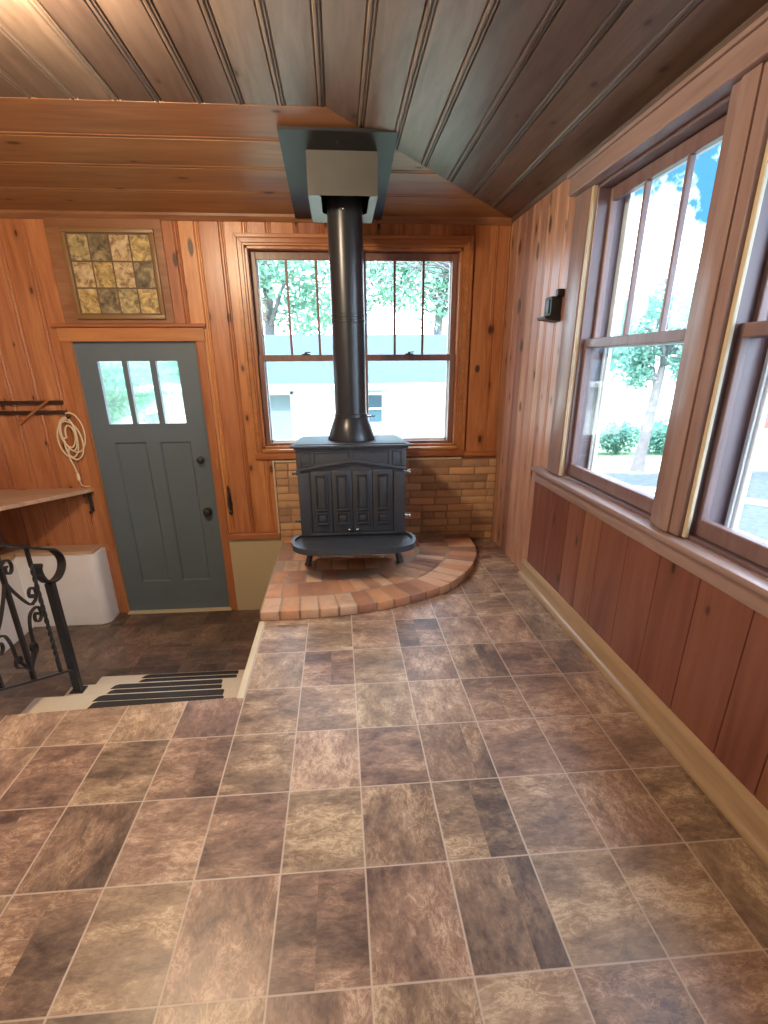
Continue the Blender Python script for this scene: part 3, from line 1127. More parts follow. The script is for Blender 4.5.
# frieze: pediment line and sunk panels
m.prism([(SX - hw - .012, .712), (SX, .770), (SX + hw + .012, .712), (SX + hw + .012, .842), (SX - hw - .012, .842)],
        FY - .016, FY + .02, 'Y', .003)
m.prism([(SX - hw - .014, .708), (SX, .766), (SX + hw + .014, .708), (SX + hw + .014, .724), (SX, .782), (SX - hw - .014, .724)], FY - .028, FY, 'Y', .003)
for a, b in ((-.312, -.252), (.252, .312)):
    for p0, p1, q0, q1 in ((a, b, .740, .746), (a, b, .818, .824), (a, a + .006, .740, .824), (b - .006, b, .740, .824)):
        m.box(SX + p0, SX + p1, FY - .023, FY - .012, q0, q1, .002)
for sgn in (-1, 1):
    a, b = sorted((sgn * .012, sgn * .232))
    m.box(SX + a, SX + b, FY - .023, FY - .012, .818, .825, .002)
    m.box(SX + sgn * .012, SX + sgn * .018, FY - .023, FY - .012, .790, .825, .002)
    m.box(SX + sgn * .226, SX + sgn * .232, FY - .023, FY - .012, .745, .825, .002)
m.build('body', MAT['stove'], stove, smooth=True)
# top plate with a moulded edge and swept back corners
m = MB()


def plate_poly(g):
    pts = [(-.366 - g, -.050 - g), (.366 + g, -.050 - g), (.366 + g, .03), (.340 + g, .10), (.335 + g, .36), (.315, .43 + g), (-.315, .43 + g), (-.335 - g, .36), (-.340 - g, .10), (-.366 - g, .03)]
    return [(SX + a, FY + b) for a, b in pts]


m.prism(plate_poly(-.018), .842, .852, bevel=.002)
m.prism(plate_poly(0), .852, .866, bevel=.004)
m.prism(plate_poly(-.03), .866, .872, bevel=.003)
m.build('top_plate', MAT['stove'], stove, smooth=True)
# doors: two folding pairs
dw = .1275
for k in range(4):
    a = SX - .257 + k * .1285
    m = MB()
    z0_, z1_ = .316, .708
    m.box(a + .0015, a + dw - .0015, FY - .012, FY + .004, z0_, z1_, .004)
    for (q0, q1) in ((.468, .680), (.378, .440)):
        u0, u1 = a + .032, a + dw - .032
        # raised moulding around a sunk panel
        for p in ((u0 - .008, u1 + .008, q0 - .008, q0), (u0 - .008, u1 + .008, q1, q1 + .008), (u0 - .008, u0, q0, q1), (u1, u1 + .008, q0, q1)):
            m.box(p[0], p[1], FY - .026, FY - .010, p[2], p[3], .0025)
        m.box(u0 + .010, u1 - .010, FY - .019, FY - .010, q0 + .012, q1 - .012, .004)
    d_ = m.build('door', MAT['stove'], stove, smooth=True)
    if k in (1, 2):
        kx = a + (dw - .025 if k == 1 else .025)
        q = MB()
        q.lathe([(.004, 0), (.004, -.010), (.009, -.014), (.010, -.020), (.006, -.026), (.001, -.028)], (kx, FY - .011, .335), 14, 'Y')
        q.build('knob', MAT['silver'], d_, smooth=True, label='bright metal door knob')
# side hinge bolts
for sx, zz in ((-1, .690), (-1, .385), (1, .690), (1, .400)):
    q = MB()
    q.lathe([(.012, 0), (.012, sx * .010), (.007, sx * .014), (.007, sx * .026), (.010, sx * .028), (.009, sx * .036)], (SX + sx * (hw + .010), FY + .03, zz), 14, 'X')
    q.build('hinge_bolt', MAT['silver'] if sx > 0 else MAT['stove'], stove, smooth=True)
# rounded hearth shelf with a rim
m = MB()


def stadium(g, n=14):
    yc0, yc1, hx = 3.07 - g, 3.42, .392 + g
    pts = [(SX + .30, yc1 + .01), (SX - .30, yc1 + .01)]
    ctrl = [(-.30, yc1 + .01), (-.368 - g, yc1 - .03), (-hx, yc1 - .125), (-.360 - g * .8, yc0 + .085), (-.245, yc0 + .012), (0, yc0), (.245, yc0 + .012), (.360 + g * .8, yc0 + .085),
            (hx, yc1 - .125), (.368 + g, yc1 - .03), (.30, yc1 + .01)]
    c = catmull(ctrl, 6)
    return [(SX + p.x, p.y) for p in c]


m.prism(stadium(0), .262, .284, bevel=.005)
so, si = stadium(0), stadium(-.020)
n = len(so)
vv = [Vector((x, y, .284)) for x, y in so] + [Vector((x, y, .298)) for x, y in so] + [Vector((x, y, .298)) for x, y in si] + [Vector((x, y, .286)) for x, y in si]
m.faces(vv, [(k * n + i, k * n + i + 1, (k + 1) * n + i + 1, (k + 1) * n + i) for k in range(3) for i in range(n - 1)], .5)
m.build('hearth_shelf', MAT['stove'], stove, smooth=True)
for lx, ly in ((-.275, 3.49), (.275, 3.49), (-.275, 3.74), (.275, 3.74)):
    q = MB()
    s = 1 if lx > 0 else -1
    q.tube([(SX + lx, ly, .268), (SX + lx + s * .012, ly - .008, .20), (SX + lx + s * .022, ly - .012, .13), (SX + lx + s * .034, ly - .020, .085), (SX + lx + s * .038, ly - .022, HZ + .006)],
           [.036, .030, .020, .020, .026], 12)
    q.build('leg', MAT['stove'], stove, smooth=True)
m = MB()
m.box(SX - .22, SX + .22, 3.42, 3.74, .20, .30, .02)
m.build('ash_pan', MAT['stove'], stove, smooth=True)

# stovepipe
PX, PY, PR = .074, 3.585, .0985
pipe = thing('stovepipe', (PX, PY, .872), 'black round stovepipe rising from the stove top to the ceiling box', 'stovepipe')
m = MB()
m.lathe([(PR, 1.00), (PR, 1.538), (PR + .003, 1.540), (PR + .003, 1.552), (PR, 1.554), (PR, 1.568), (PR + .003, 1.570), (PR + .003, 1.582), (PR, 1.584), (PR, 2.20), (PR, 2.27)], (PX, PY, 0), 48)
m.build('pipe', MAT['pipe'], pipe, smooth=True)
m = MB()
m.lathe([(.150, .872), (.152, .880), (.108, 1.004), (PR + .005, 1.010), (PR + .005, 1.030), (PR, 1.032)], (PX, PY, 0), 48)
m.build('flared_collar', MAT['pipe'], pipe, smooth=True)
m = MB()
m.tube([(PX + PR - .01, PY, 1.012), (PX + PR + .030, PY, 1.012), (PX + PR + .036, PY - .01, 1.014), (PX + PR + .048, PY - .03, 1.015)], .005, 8)
m.build('damper_handle', MAT['silver'], pipe, smooth=True)
m = MB()
m.lathe([(.007, 0), (.006, -.004), (.001, -.006)], (PX - .01, PY - PR + .001, 2.085), 12, 'Y')
m.build('screw', MAT['silver'], pipe, smooth=True)

# ceiling plate and support box
cbx = thing('ceiling_support_box', (PX, 3.5, 2.3), 'grey sheet-metal support box on a black ceiling plate around the stovepipe top', 'chimney box')
m = MB()


def slope_z(y): return ZT + (YB - y) * s_b


px0, px1, py0, py1 = -.232, .323, 3.120, 4.155
vv = []
for dz in (-.014, -.026):
    for x, y in ((px0, py0), (px1, py0), (px1, py1), (px0, py1)):
        vv.append(Vector((x, y, slope_z(y) + dz)))
m.faces(vv, [(0, 1, 2, 3), (4, 7, 6, 5), (0, 4, 5, 1), (1, 5, 6, 2), (2, 6, 7, 3), (3, 7, 4, 0)], .5)
m.build('ceiling_plate', MAT['plate'], cbx, label='black ceiling plate behind the box')
bx0, bx1, by0, by1, bz = -.113, .238, 3.295, 3.86, 2.096
m = MB()
m.faces([Vector(p) for p in ((bx0, by0, bz), (bx1, by0, bz), (bx1, by0, slope_z(by0) - .02), (bx0, by0, slope_z(by0) - .02),
                             (bx0, by1, bz), (bx1, by1, bz), (bx1, by1, slope_z(by1) - .02), (bx0, by1, slope_z(by1) - .02))],
        [(0, 1, 2, 3), (1, 5, 6, 2), (5, 4, 7, 6), (4, 0, 3, 7)], .5)
m.faces([Vector(p) for p in ((bx0, by0 - .002, bz), (bx1, by0 - .002, bz), (bx1, by0 - .002, bz + .012), (bx0, by0 - .002, bz + .012))], [(0, 1, 2, 3)], .5)
m.build('box', MAT['galv'], cbx)
m = MB()        # underside flaps, cut round the pipe
cc = [(PX + .118 * math.cos(a), PY + .118 * math.sin(a)) for a in [PI + PI / 14 * k for k in range(15)]]
lf = [(bx0, by0), (-.052, by0)] + [(-.050, by0 + .06)] + [(PX - .124, PY - .06), (PX - .124, PY + .05), (PX - .09, PY + .1), (PX - .09, by1), (bx0, by1)]
rt = [(bx1, by0), (bx1, by1), (PX + .09, by1), (PX + .09, PY + .1), (PX + .124, PY + .05), (PX + .124, PY - .06), (.196, by0 + .06), (.198, by0)]
for poly in (lf, rt):
    m.prism(poly, bz, bz + .004)
m.prism([(PX - .09, PY + .115), (PX + .09, PY + .115), (PX + .09, by1), (PX - .09, by1)], bz, bz + .004)
m.build('bottom_flap', MAT['galv'], cbx)

# ================================================================ RAILING
RX = -1.445
rail = thing('stair_handrail', (RX, 2.58, -.282), 'black wrought-iron stair railing with scrolls along the left side of the steps', 'railing')


def rz_top(y): return .620 - .40 * (y - 2.31)


def rz_bot(y): return -.172 - .42 * (y - 2.632)


m = MB()
m.box(RX - .019, RX + .019, 2.567, 2.605, -RIS * 2, .338, .003)
m.box(RX - .034, RX + .034, 2.552, 2.620, -RIS * 2, -RIS * 2 + .006, .001)
m.build('post', MAT['black'], rail)
m = MB()
pts = catmull([(1.35, rz_top(1.35)), (1.9, rz_top(1.9)), (2.31, rz_top(2.31)), (2.50, rz_top(2.50)), (2.60, .506), (2.685, .472), (2.735, .415), (2.722, .366), (2.665, .337), (2.60, .337), (2.548, .362),
                (2.520, .408), (2.520, .452)], 8)
m.ribbon([(p.x, p.y) for p in pts], RX - .020, RX + .020, .009)
m.tube([(RX - .022, 2.520, .450), (RX + .022, 2.520, .450)], .011, 12)
m.build('top_rail', MAT['black'], rail, smooth=True)
m = MB()
m.ribbon([(1.35, rz_bot(1.35)), (2.0, rz_bot(2.0)), (2.59, rz_bot(2.59))], RX - .012, RX + .012, .010)
m.build('bottom_rail', MAT['black'], rail)


def twisted(y):
    m = MB()
    z0_, z1_ = rz_bot(y), rz_top(y)
    N = 60
    r = .0105
    vs_ = []
    for i in range(N + 1):
        z = z0_ + (z1_ - z0_) * i / N
        f = min(max((i / N - .12) / .76, 0), 1)
        a0 = f * 2 * PI * 3.5
        for k in range(4):
            a = a0 + PI / 4 + k * PI / 2
            vs_.append(Vector((RX + r * math.cos(a), y + r * math.sin(a), z)))
    m.faces(vs_, [(i * 4 + k, i * 4 + (k + 1) % 4, i * 4 + 4 + (k + 1) % 4, i * 4 + 4 + k) for i in range(N) for k in range(4)], .5)
    m.build('baluster', MAT['black'], rail)


def square_bar(y):
    m = MB()
    m.box(RX - .009, RX + .009, y - .009, y + .009, rz_bot(y), rz_top(y), .001)
    m.build('baluster', MAT['black'], rail)


for y in (2.475, 2.045, 1.615): twisted(y)
for y in (2.26, 1.83, 1.40): square_bar(y)


def spiral(c, r0, a0, turns, sgn, n=26):
    out = []
    for i in range(n + 1):
        f = i / n
        r = r0 * (1 - .78 * f)
        a = a0 + sgn * 2 * PI * turns * f
        out.append((c[0] + r * math.cos(a), c[1] + r * math.sin(a)))
    return out


def scrolls(y):
    """pair of scroll brackets growing from a square bar"""
    for s in (1, -1):
        zc = rz_top(y)
        m = MB()
        # upper C scroll: curl by the rail, stroke falling outwards, curl by the twisted bar
        up = spiral((y + s * .045, zc - .125), .045, PI if s > 0 else 0, 1.25, -s)[::-1]
        st_ = [(y + s * .004, zc - .17), (y + s * .035, zc - .225), (y + s * .095, zc - .300), (y + s * .135, zc - .335)]
        dn = spiral((y + s * .160, zc - .292), .042, -PI * .55 if s > 0 else -PI * .45, 1.2, s)
        pts_ = catmull([p for p in up[::2]] + st_ + [p for p in dn[::2]], 4)
        m.ribbon([(p.x, p.y) for p in pts_], RX - .007, RX + .007, .007)
        m.build('scroll', MAT['black'], rail, smooth=True)
        m = MB()
        lo = spiral((y + s * .155, zc - .400), .042, PI * .45 if s > 0 else PI * .55, 1.2, -s)[::-1]
        st_ = [(y + s * .105, zc - .372), (y + s * .078, zc - .430), (y + s * .070, zc - .50), (y + s * .035, zc - .555), (y + s * .006, zc - .60)]
        pts_ = catmull([p for p in lo[::2]] + st_, 4)
        m.ribbon([(p.x, p.y) for p in pts_], RX - .007, RX + .007, .007)
        m.build('scroll', MAT['black'], rail, smooth=True)
        m = MB()
        b = spiral((y + s * .060, zc - .520), .034, -PI / 2, 1.1, s)
        pts_ = catmull([(y + s * .006, zc - .60), (y + s * .03, zc - .575)] + b[::2], 4)
        m.ribbon([(p.x, p.y) for p in pts_], RX - .007, RX + .007, .007)
        m.build('scroll', MAT['black'], rail, smooth=True)


scrolls(2.26)
scrolls(1.83)

# ================================================================ GRIP STRIPS ON THE TREADS
names = ['front', 'rear']
ords = ['top', 'middle', 'lowest']
rows_ = [(0, 2.165, 2.241, -1.215, -.600), (0, 2.249, 2.297, -1.210, -.608), (1, 2.522, 2.569, -1.285, -.688), (1, 2.580, 2.621, -1.280, -.695), (2, 2.864, 2.900, -1.255, -.680), (2, 2.911, 2.948, -1.250, -.678)]
for k, (tr, ya, yb2, xa, xb) in enumerate(rows_):
    m = MB()
    z = -RIS * (tr + 1)
    c = .035
    m.prism([(xa + .0, ya), (xb, ya), (xb + .0, yb2 - .008), (xb - .008, yb2), (xa + c, yb2), (xa + c * .4, yb2 - .010)], z + .0002, z + .0035, bevel=.001)
    o = m.build('grip_strip', MAT['strip'], origin=((xa + xb) / 2, (ya + yb2) / 2, z))
    tag(o, '%s black anti-slip strip on the %s cream stair tread' % (('nearer', 'farther')[k % 2], ords[tr]), 'grip strip', 'anti-slip strips on the stair treads')

# ================================================================ THINGS ON THE BACK WALL
# framed collage over the door, on its dark backing board
m = MB()
m.box(-1.800, -1.085, YB - .014, YB + .002, 1.574, ZT - .02, .004)
m.build('trim_14', MAT['ceil_back'], kind='structure', label='brown flat board above the door, behind the collage')
art = thing('framed_collage', (-1.415, YB - .014, 1.85), 'framed gold-toned collage of twelve small faded pictures hanging above the blue door', 'picture')
ax0, ax1, az0, az1 = -1.705, -1.135, 1.600, 2.115
m = MB()
fw = .026
for p in ((ax0, ax1, az0, az0 + fw), (ax0, ax1, az1 - fw, az1), (ax0, ax0 + fw, az0 + fw, az1 - fw), (ax1 - fw, ax1, az0 + fw, az1 - fw)):
    m.box(p[0], p[1], YB - .036, YB - .014, p[2], p[3], .003)
m.build('frame', MAT['art_frame'], art, smooth=True)
m = MB()
m.box(ax0 + fw - .002, ax1 - fw + .002, YB - .022, YB - .016, az0 + fw - .002, az1 - fw + .002)
m.build('backing', plain('brown_mount', (.14, .085, .045), .6), art)


def card_mat(i):
    r = random.Random(100 + i)
    mt = NT('faded_print')
    p = mt.world()
    q = mt.vmath('ADD', p, (r.uniform(0, 9), r.uniform(0, 9), r.uniform(0, 9)))
    nz = mt.noise(q, r.choice((9, 14, 22)), 5, .65, 1.0)
    pal = [[(.16, .11, .05), (.42, .30, .12), (.66, .50, .20)], [(.07, .055, .03), (.20, .155, .085), (.42, .33, .18)], [(.22, .14, .07), (.50, .36, .18), (.62, .52, .34)],
           [(.14, .12, .06), (.36, .29, .14), (.58, .44, .22)]][i % 4]
    return mt.set(Base_Color=mt.ramp(nz, [(.36, pal[0]), (.5, pal[1]), (.64, pal[2])]), Roughness=.35)


cw = (ax1 - ax0 - 2 * fw - .01) / 4
ch = (az1 - az0 - 2 * fw - .01) / 3
order = [0, 1, 3, 0, 2, 0, 2, 1, 3, 1, 2, 0]
cmats = [card_mat(i) for i in range(4)]
for r_ in range(3):
    for c in range(4):
        m = MB()
        a = ax0 + fw + .005 + c * cw
        b = az0 + fw + .005 + r_ * ch
        m.box(a + .005, a + cw - .005, YB - .0245, YB - .0215, b + .005, b + ch - .005)
        m.build('small_picture', cmats[order[r_ * 4 + c]], art)

# two dark rails with a leaning stick
for i, (z, xe, nm) in enumerate(((1.080, -1.930, 'upper'), (1.014, -1.915, 'lower'))):
    m = MB()
    m.box(-2.59, xe, YB - .022, YB + .0, z - .013, z + .013, .003)
    o = m.build('wall_rail', wood('dark_rail_wood_' + nm, (.06, .030, .016), (.04, .02, .012), (.025, .013, .008), 'X', .4, 0, .1), origin=((-2.59 + xe) / 2, YB, z))
    tag(o, '%s dark wooden rail on the pine wall above the corner shelf' % nm, 'rail', 'dark rails on the wall left of the door')
m = MB()
m.tube([(-2.245, YB - .030, .945), (-2.01, YB - .030, 1.100)], .008, 8)
o = m.build('stick', MAT['pine_trim'], origin=(-2.13, YB - .03, 1.02))
tag(o, 'thin wooden stick slanting across the two dark wall rails', 'stick')

# coiled cord on its hook
cord = thing('extension_cord', (-1.925, YB - .02, .87), 'ivory extension cord coiled on a wall hook above the corner shelf', 'cord')
m = MB(71)
pts = []
for i in range(150):
    t = i / 149 * 2 * PI * 4.6
    k = i / 149
    wob = .016 * math.sin(t * 1.37) + .016 * math.sin(t * .53 + 1) - (.022 if k > .6 else 0)
    cx_, cz = -1.925 + .010 * math.sin(t * .31), .845 + .015 * math.cos(t * .23)
    pts.append((cx_ + (.066 + wob) * math.sin(t), YB - .022 - .016 * k + .006 * math.sin(t * .9), cz + (.125 + wob * 1.5) * math.cos(t)))
tail = [(-1.955, YB - .030, .76), (-1.962, YB - .028, .70), (-1.945, YB - .026, .64), (-1.935, YB - .024, .585)]
pts = pts + tail
m.tube([tuple(p) for p in catmull(pts, 3)], .0058, 7)
m.build('cable', MAT['cord'], cord, smooth=True)
m = MB()
m.lathe([(.006, .0), (.012, -.010), (.013, -.050), (.008, -.058)], (-1.934, YB - .024, .590), 14)
m.tube([(-1.934, YB - .024, .535), (-1.92, YB - .03, .500), (-1.89, YB - .034, .493), (-1.862, YB - .034, .492)], .004, 8)
m.build('plug', MAT['cord'], cord, smooth=True)
m = MB()
m.tube([(-1.905, YB - .001, .985), (-1.905, YB - .045, .975), (-1.905, YB - .05, .995)], .006, 8)
m.build('hook', MAT['black'], cord, smooth=True)

# corner shelf and its bracket
sh = thing('corner_shelf', (-2.3, YB - .1, .47), 'pale raw-wood corner shelf with slanted front edge on the wall left of the door', 'shelf')
m = MB()
m.prism([(-1.845, YB - .004), (-1.850, YB - .045), (-2.215, 3.63), (-2.585, 3.05), (-2.585, YB - .004)], .452, .478, bevel=.003)
m.build('board', MAT['shelf'], sh)
m = MB()
m.box(-1.905, -1.880, YB - .020, YB, .300, .440, .003)
m.box(-1.905, -1.880, YB - .085, YB, .424, .450, .003)
m.box(-1.900, -1.885, YB - .060, YB - .03, .29, .31, .003)
m.build('bracket', MAT['black'], sh, label='small dark bracket under the shelf')

# iron latch right of the door
lt = thing('iron_latch', (-.868, YB - .01, .33), 'black iron hook latch on the pine wall right of the door casing', 'latch')
m = MB()
m.prism([(-.878, .45), (-.868, .475), (-.858, .45), (-.856, .36), (-.848, .33), (-.856, .30), (-.856, .26), (-.866, .235), (-.876, .26), (-.876, .30), (-.884, .33), (-.876, .36)],
        YB - .010, YB + .0, 'Y', .002)
m.build('back_plate', MAT['black'], lt)
m = MB()
m.tube([(-.866, YB - .008, .40), (-.866, YB - .040, .385), (-.866, YB - .044, .33), (-.866, YB - .030, .30)], .009, 10)
m.lathe([(.004, -.004), (.014, -.010), (.014, -.018), (.004, -.022)], (-.866, YB - .006, .262), 14, 'Y')
m.build('thumb_lever', MAT['black'], lt, smooth=True)

# black box on the right wall
bk = thing('wall_mount', (XR - .005, 3.20, 1.6), 'small black plastic wall holder on the pine boards left of the right-hand window', 'wall holder')
m = MB()
m.box(XR - .060, XR - .004, 3.140, 3.245, 1.545, 1.640, .006)
m.box(XR - .040, XR - .004, 3.115, 3.155, 1.635, 1.672, .005)
m.build('housing', MAT['black'], bk, smooth=True)
m = MB()
m.prism([(XR - .004, 1.520), (XR - .085, 1.532), (XR - .092, 1.545), (XR - .070, 1.548), (XR - .004, 1.550)], 3.135, 3.265, 'Y', .003)
m.build('tray', MAT['black'], bk)
m = MB()
m.box(XR - .066, XR - .058, 3.160, 3.220, 1.560, 1.628, .003)
m.build('cover', MAT['black'], bk, smooth=True)

# ================================================================ OUTSIDE
GZ = -.62


def ground_z(x, y):
    f = min(max((y - 5.0) / 6.0, 0), 1) * min(max((4.2 - x) / 2.5, 0), 1)
    return GZ - .62 * f * f * (3 - 2 * f)


m = MB()
NX, NY = 60, 60
xs = [-30 + 110 * i / NX for i in range(NX + 1)]
ysv = [-20 + 120 * (j / NY) ** 1.3 for j in range(NY + 1)]
xs = sorted(xs + [k * .5 for k in range(0, 14)])
ysv = sorted(ysv + [k * .7 + 4.5 for k in range(0, 14)])
vv = []
for y in ysv:
    for x in xs:
        vv.append(Vector((x, y, ground_z(x, y))))
W_ = len(xs)
fs = [(j * W_ + i, j * W_ + i + 1, (j + 1) * W_ + i + 1, (j + 1) * W_ + i) for j in range(len(ysv) - 1) for i in range(W_ - 1)]
hx = [(x0c + x1c) / 2 for x0c, x1c in zip(xs[:-1], xs[1:])]
keep = []
for j in range(len(ysv) - 1):
    for i in range(W_ - 1):
        cx_, cy_ = hx[i], (ysv[j] + ysv[j + 1]) / 2
        if not (XL - .2 < cx_ < XR + .1 and YF < cy_ < YB + .1): keep.append(fs[j * (W_ - 1) + i])
m.faces(vv, keep, .5)
m.build('ground', MAT['ground'], kind='structure')
m = MB()
m.prism([(9.5, 16.6), (60, 22), (60, 46), (-6, 40), (-6, 30), (8, 28)], GZ + .002, GZ + .03)
m.build('road', MAT['concrete'], kind='structure', label='sunlit pale road beyond the garden')

# garage
GY = 13.0
gar = thing('garage', (0, GY, -1.24), 'white sided garage with a grey shingle roof behind the back windows', 'garage')
m = MB()
m.box(-6.5, 4.5, GY, GY + 6, -1.3, .98)
m.build('walls', MAT['siding'], gar)
m = MB()
v = [(-6.9, GY - .35, .90), (4.85, GY - .35, .90), (4.85, GY + 3.0, 2.05), (-6.9, GY + 3.0, 2.05)]
v2 = [(-6.9, GY + 6.35, .90), (4.85, GY + 6.35, .90)]
m.faces([Vector(p) for p in v + v2] + [Vector(p) + Vector((0, 0, -.06)) for p in v + v2], [(0, 1, 2, 3), (3, 2, 5, 4), (6, 9, 8, 7), (9, 10, 11, 8), (0, 6, 7, 1), (4, 5, 11, 10), (0, 3, 9, 6), (3, 4, 10, 9), (1, 7, 8, 2), (2, 8, 11, 5)], .5)
m.build('roof', MAT['shingles'], gar)
m = MB()
m.box(-6.9, 4.85, GY - .42, GY - .33, .80, .93, .02)
m.build('gutter', MAT['ext_trim'], gar)
m = MB()
m.box(-1.62, -1.06, GY - .05, GY + .01, -1.24, .70, .01)
gd = m.build('door', MAT['garage_door'], gar)
m = MB()
for p in ((-1.68, -1.60, -1.24, .78), (-1.08, -1.00, -1.24, .78), (-1.68, -1.00, .70, .80)):
    m.box(p[0], p[1], GY - .075, GY - .0, p[2], p[3], .01)
m.build('door_frame', MAT['ext_trim'], gd)
q = MB()
q.lathe([(.03, 0), (.03, -.05), (.045, -.07), (.02, -.10)], (-1.13, GY - .05, -.42), 14, 'Y')
q.build('door_knob', MAT['silver'], gd)
gw = MB()
for p in ((.56, 1.04, .68, .74), (.56, 1.04, .03, .09), (.56, .62, .09, .68), (.98, 1.04, .09, .68), (.62, .98, .36, .41)):
    gw.box(p[0], p[1], GY - .05, GY + .0, p[2], p[3], .005)
gwo = gw.build('window', MAT['ext_trim'], gar)
q = MB()
q.box(.62, .98, GY - .02, GY - .01, .09, .68)
q.build('pane', MAT['ext_glass'], gwo)


# trees, shrubs
def leaves(m, c, r, n, size, rng, sq=(1, 1, 1), shell=.55):
    c = Vector(c)
    for _ in range(n):
        while True:
            d = Vector((rng.uniform(-1, 1), rng.uniform(-1, 1), rng.uniform(-1, 1)))
            if .02 < d.length < 1: break
        d = d.normalized() * (shell + (1 - shell) * rng.random()) if rng.random() < .7 else d
        p = c + Vector((d.x * r * sq[0], d.y * r * sq[1], d.z * r * sq[2]))
        a = Vector((rng.gauss(0, 1), rng.gauss(0, 1), rng.gauss(0, .7))).normalized()
        b = a.cross(Vector((rng.gauss(0, 1), rng.gauss(0, 1), rng.gauss(0, 1)))).normalized()
        s = size * rng.uniform(.6, 1.3)
        m.faces([p - a * s, p - a * s * .1 + b * s * .42, p + a * s, p - a * s * .1 - b * s * .42], [(0, 1, 2, 3)])


def tree(base, h, trunk_r, crown, label, seed, mat, lean=(0, 0), n_leaf=2200, size=.11, nm='tree', twigs=10, group=None):
    rng = random.Random(seed)
    base = Vector(base)
    root = thing(nm, base, label, 'tree', group)
    m = MB(seed)
    fork = base + Vector((lean[0] * .5, lean[1] * .5, h * .42))
    top = base + Vector((lean[0], lean[1], h * .75))
    m.tube([tuple(base - Vector((0, 0, .1))), tuple(base + Vector((lean[0] * .1, lean[1] * .1, h * .1))), tuple(base + Vector((lean[0] * .3, lean[1] * .3, h * .25))), tuple(fork), tuple(top)],
           [trunk_r * 1.5, trunk_r * 1.1, trunk_r, trunk_r * .9, trunk_r * .35], 10)
    ends = []
    for k in range(twigs):
        a = 2 * PI * k / twigs + rng.uniform(-.3, .3)
        cr = rng.choice(crown)
        e = Vector(cr[0]) + Vector((math.cos(a), math.sin(a), rng.uniform(-.5, .6))) * cr[1] * .7
        s = fork.lerp(top, rng.random() * .9)
        mid = s.lerp(e, .5) + Vector((rng.uniform(-.2, .2), rng.uniform(-.2, .2), .15 * cr[1]))
        m.tube([tuple(p) + (0,) if len(p) == 2 else tuple(p) for p in (s, s.lerp(mid, .5), mid, mid.lerp(e, .5), e)], [trunk_r * .5, trunk_r * .4, trunk_r * .28, trunk_r * .16, trunk_r * .06], 6)
    m.build('trunk', MAT['bark'], root, smooth=True)
    m = MB(seed + 1)
    tot_ = sum(c[1] ** 2 for c in crown)
    for c, r in crown:
        for _ in range(max(3, int(9 * r))):
            d = Vector((rng.gauss(0, 1), rng.gauss(0, 1), rng.gauss(0, .8))).normalized() * r * rng.uniform(.35, .9)
            leaves(m, Vector(c) + d, r * .42, int(n_leaf * r * r / tot_ / max(3, int(9 * r))), size, rng)
    m.build('foliage', mat, root, normals=False)
    return root


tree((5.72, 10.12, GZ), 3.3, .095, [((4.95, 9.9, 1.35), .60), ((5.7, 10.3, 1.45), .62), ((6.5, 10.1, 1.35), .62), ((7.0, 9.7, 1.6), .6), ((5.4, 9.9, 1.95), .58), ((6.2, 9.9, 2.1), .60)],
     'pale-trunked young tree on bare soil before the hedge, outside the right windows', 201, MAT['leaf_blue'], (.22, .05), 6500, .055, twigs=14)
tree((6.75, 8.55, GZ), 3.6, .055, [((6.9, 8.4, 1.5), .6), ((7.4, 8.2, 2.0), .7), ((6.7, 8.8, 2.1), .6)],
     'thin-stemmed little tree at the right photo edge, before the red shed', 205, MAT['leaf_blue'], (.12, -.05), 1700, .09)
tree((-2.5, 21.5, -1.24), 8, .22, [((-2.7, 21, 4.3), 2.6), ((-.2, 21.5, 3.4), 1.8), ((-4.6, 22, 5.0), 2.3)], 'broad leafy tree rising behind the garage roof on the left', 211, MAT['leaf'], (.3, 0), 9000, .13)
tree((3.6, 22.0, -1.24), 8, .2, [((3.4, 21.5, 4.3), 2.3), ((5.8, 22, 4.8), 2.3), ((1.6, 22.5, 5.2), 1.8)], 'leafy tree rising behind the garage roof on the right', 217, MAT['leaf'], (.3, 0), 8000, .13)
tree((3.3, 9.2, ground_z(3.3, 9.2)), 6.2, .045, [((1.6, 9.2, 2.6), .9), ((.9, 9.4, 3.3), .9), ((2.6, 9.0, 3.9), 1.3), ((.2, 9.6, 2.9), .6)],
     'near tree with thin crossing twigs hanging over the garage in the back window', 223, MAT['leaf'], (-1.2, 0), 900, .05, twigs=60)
tree((16, 21, GZ), 4.6, .22, [((15.5, 21, 2.4), 2.1), ((18.5, 22, 2.4), 2.1), ((13.4, 23, 2.8), 1.6)], 'large tree across the pale road beyond the lawn', 229, MAT['leaf_blue'], (0, 0), 6000, .14)
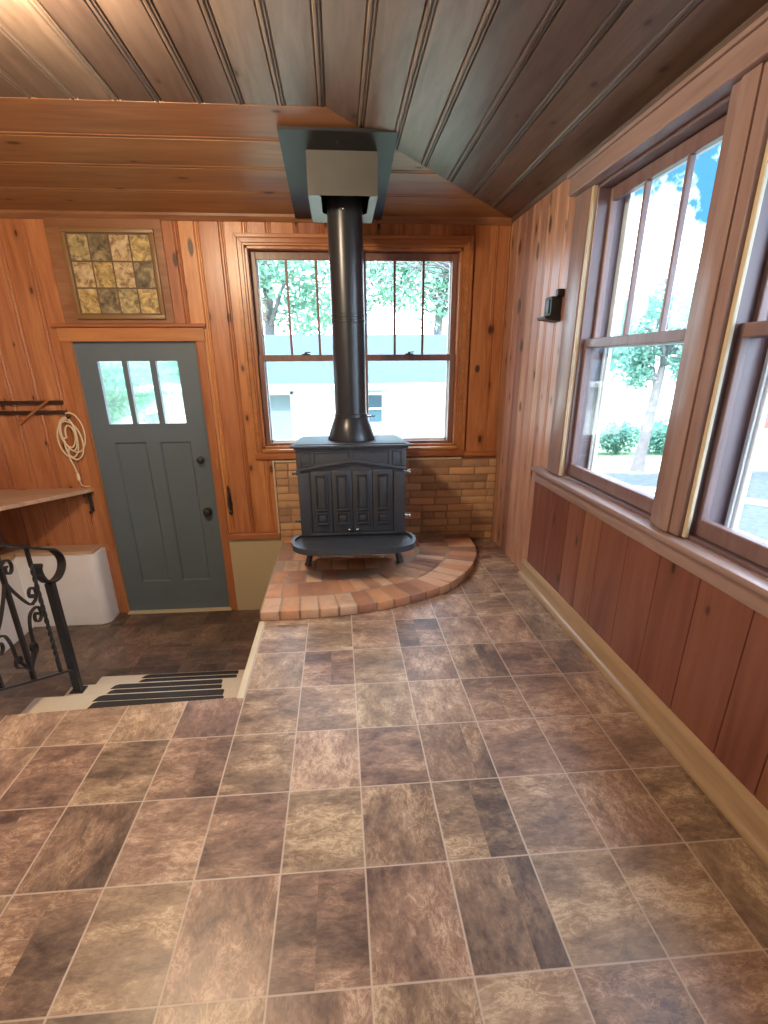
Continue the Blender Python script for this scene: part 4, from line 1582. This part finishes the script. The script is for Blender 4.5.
tree((9.2, 21, GZ), 4.4, .18, [((9.0, 21, 2.2), 1.6), ((11, 22.4, 2.6), 1.5)], 'middle-sized tree across the road, left of the larger one', 233, MAT['leaf_blue'], (0, 0), 4000, .13)

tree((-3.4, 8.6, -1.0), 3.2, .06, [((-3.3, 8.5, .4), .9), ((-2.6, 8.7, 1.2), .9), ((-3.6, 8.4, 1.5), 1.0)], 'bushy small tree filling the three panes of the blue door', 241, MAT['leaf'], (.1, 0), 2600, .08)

for i, (x, y, r, lab) in enumerate([(5.45, 12.2, .50, 'leafy green shrub at the left end of the hedge behind the pale tree'),
                                    (6.35, 12.3, .50, 'leafy green shrub directly behind the pale tree trunk'),
                                    (7.3, 12.2, .52, 'leafy green shrub just right of the pale tree trunk in the hedge'),
                                    (8.25, 12.0, .50, 'leafy green shrub at the right end of the hedge')]):
    rng = random.Random(300 + i)
    m = MB(300 + i)
    leaves(m, (0, 0, r * .75), r, 1300, .06, rng, (1.05, .8, .8), .3)
    for k in range(9):
        a = 2 * PI * k / 9
        m.tube([(0, 0, -.03), (.12 * math.cos(a), .12 * math.sin(a), r * .5), (r * .55 * math.cos(a), r * .5 * math.sin(a), r * 1.0)], [.014, .010, .004], 5)
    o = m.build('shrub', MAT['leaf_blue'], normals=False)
    o.location = (x, y, GZ)
    tag(o, lab, 'shrub', 'shrubs of the garden hedge')

m = MB()
m.box(13.5, 20.5, 15.2, 19.0, GZ, 1.1)
shed = thing('red_shed', (17, 17, GZ), 'low red building beyond the lawn at the right edge of the view', 'building')
m.build('walls', MAT['redshed'], shed)
m = MB()
m.prism([(15.0, 1.05), (17.1, 1.9), (19.2, 1.05)], 13.2, 20.8, 'X', .02)
m.build('roof', MAT['shingles'], shed)
m = MB()
m.tube([(4.6, 8.6, GZ + .03), (5.6, 7.9, GZ + .03), (6.2, 7.2, GZ + .03), (6.6, 6.2, GZ + .03)], .05, 8)
tag(m.build('garden_edging', MAT['concrete'], origin=(5.6, 7.9, GZ)), 'pale curved edging strip on the bare garden soil', 'edging')
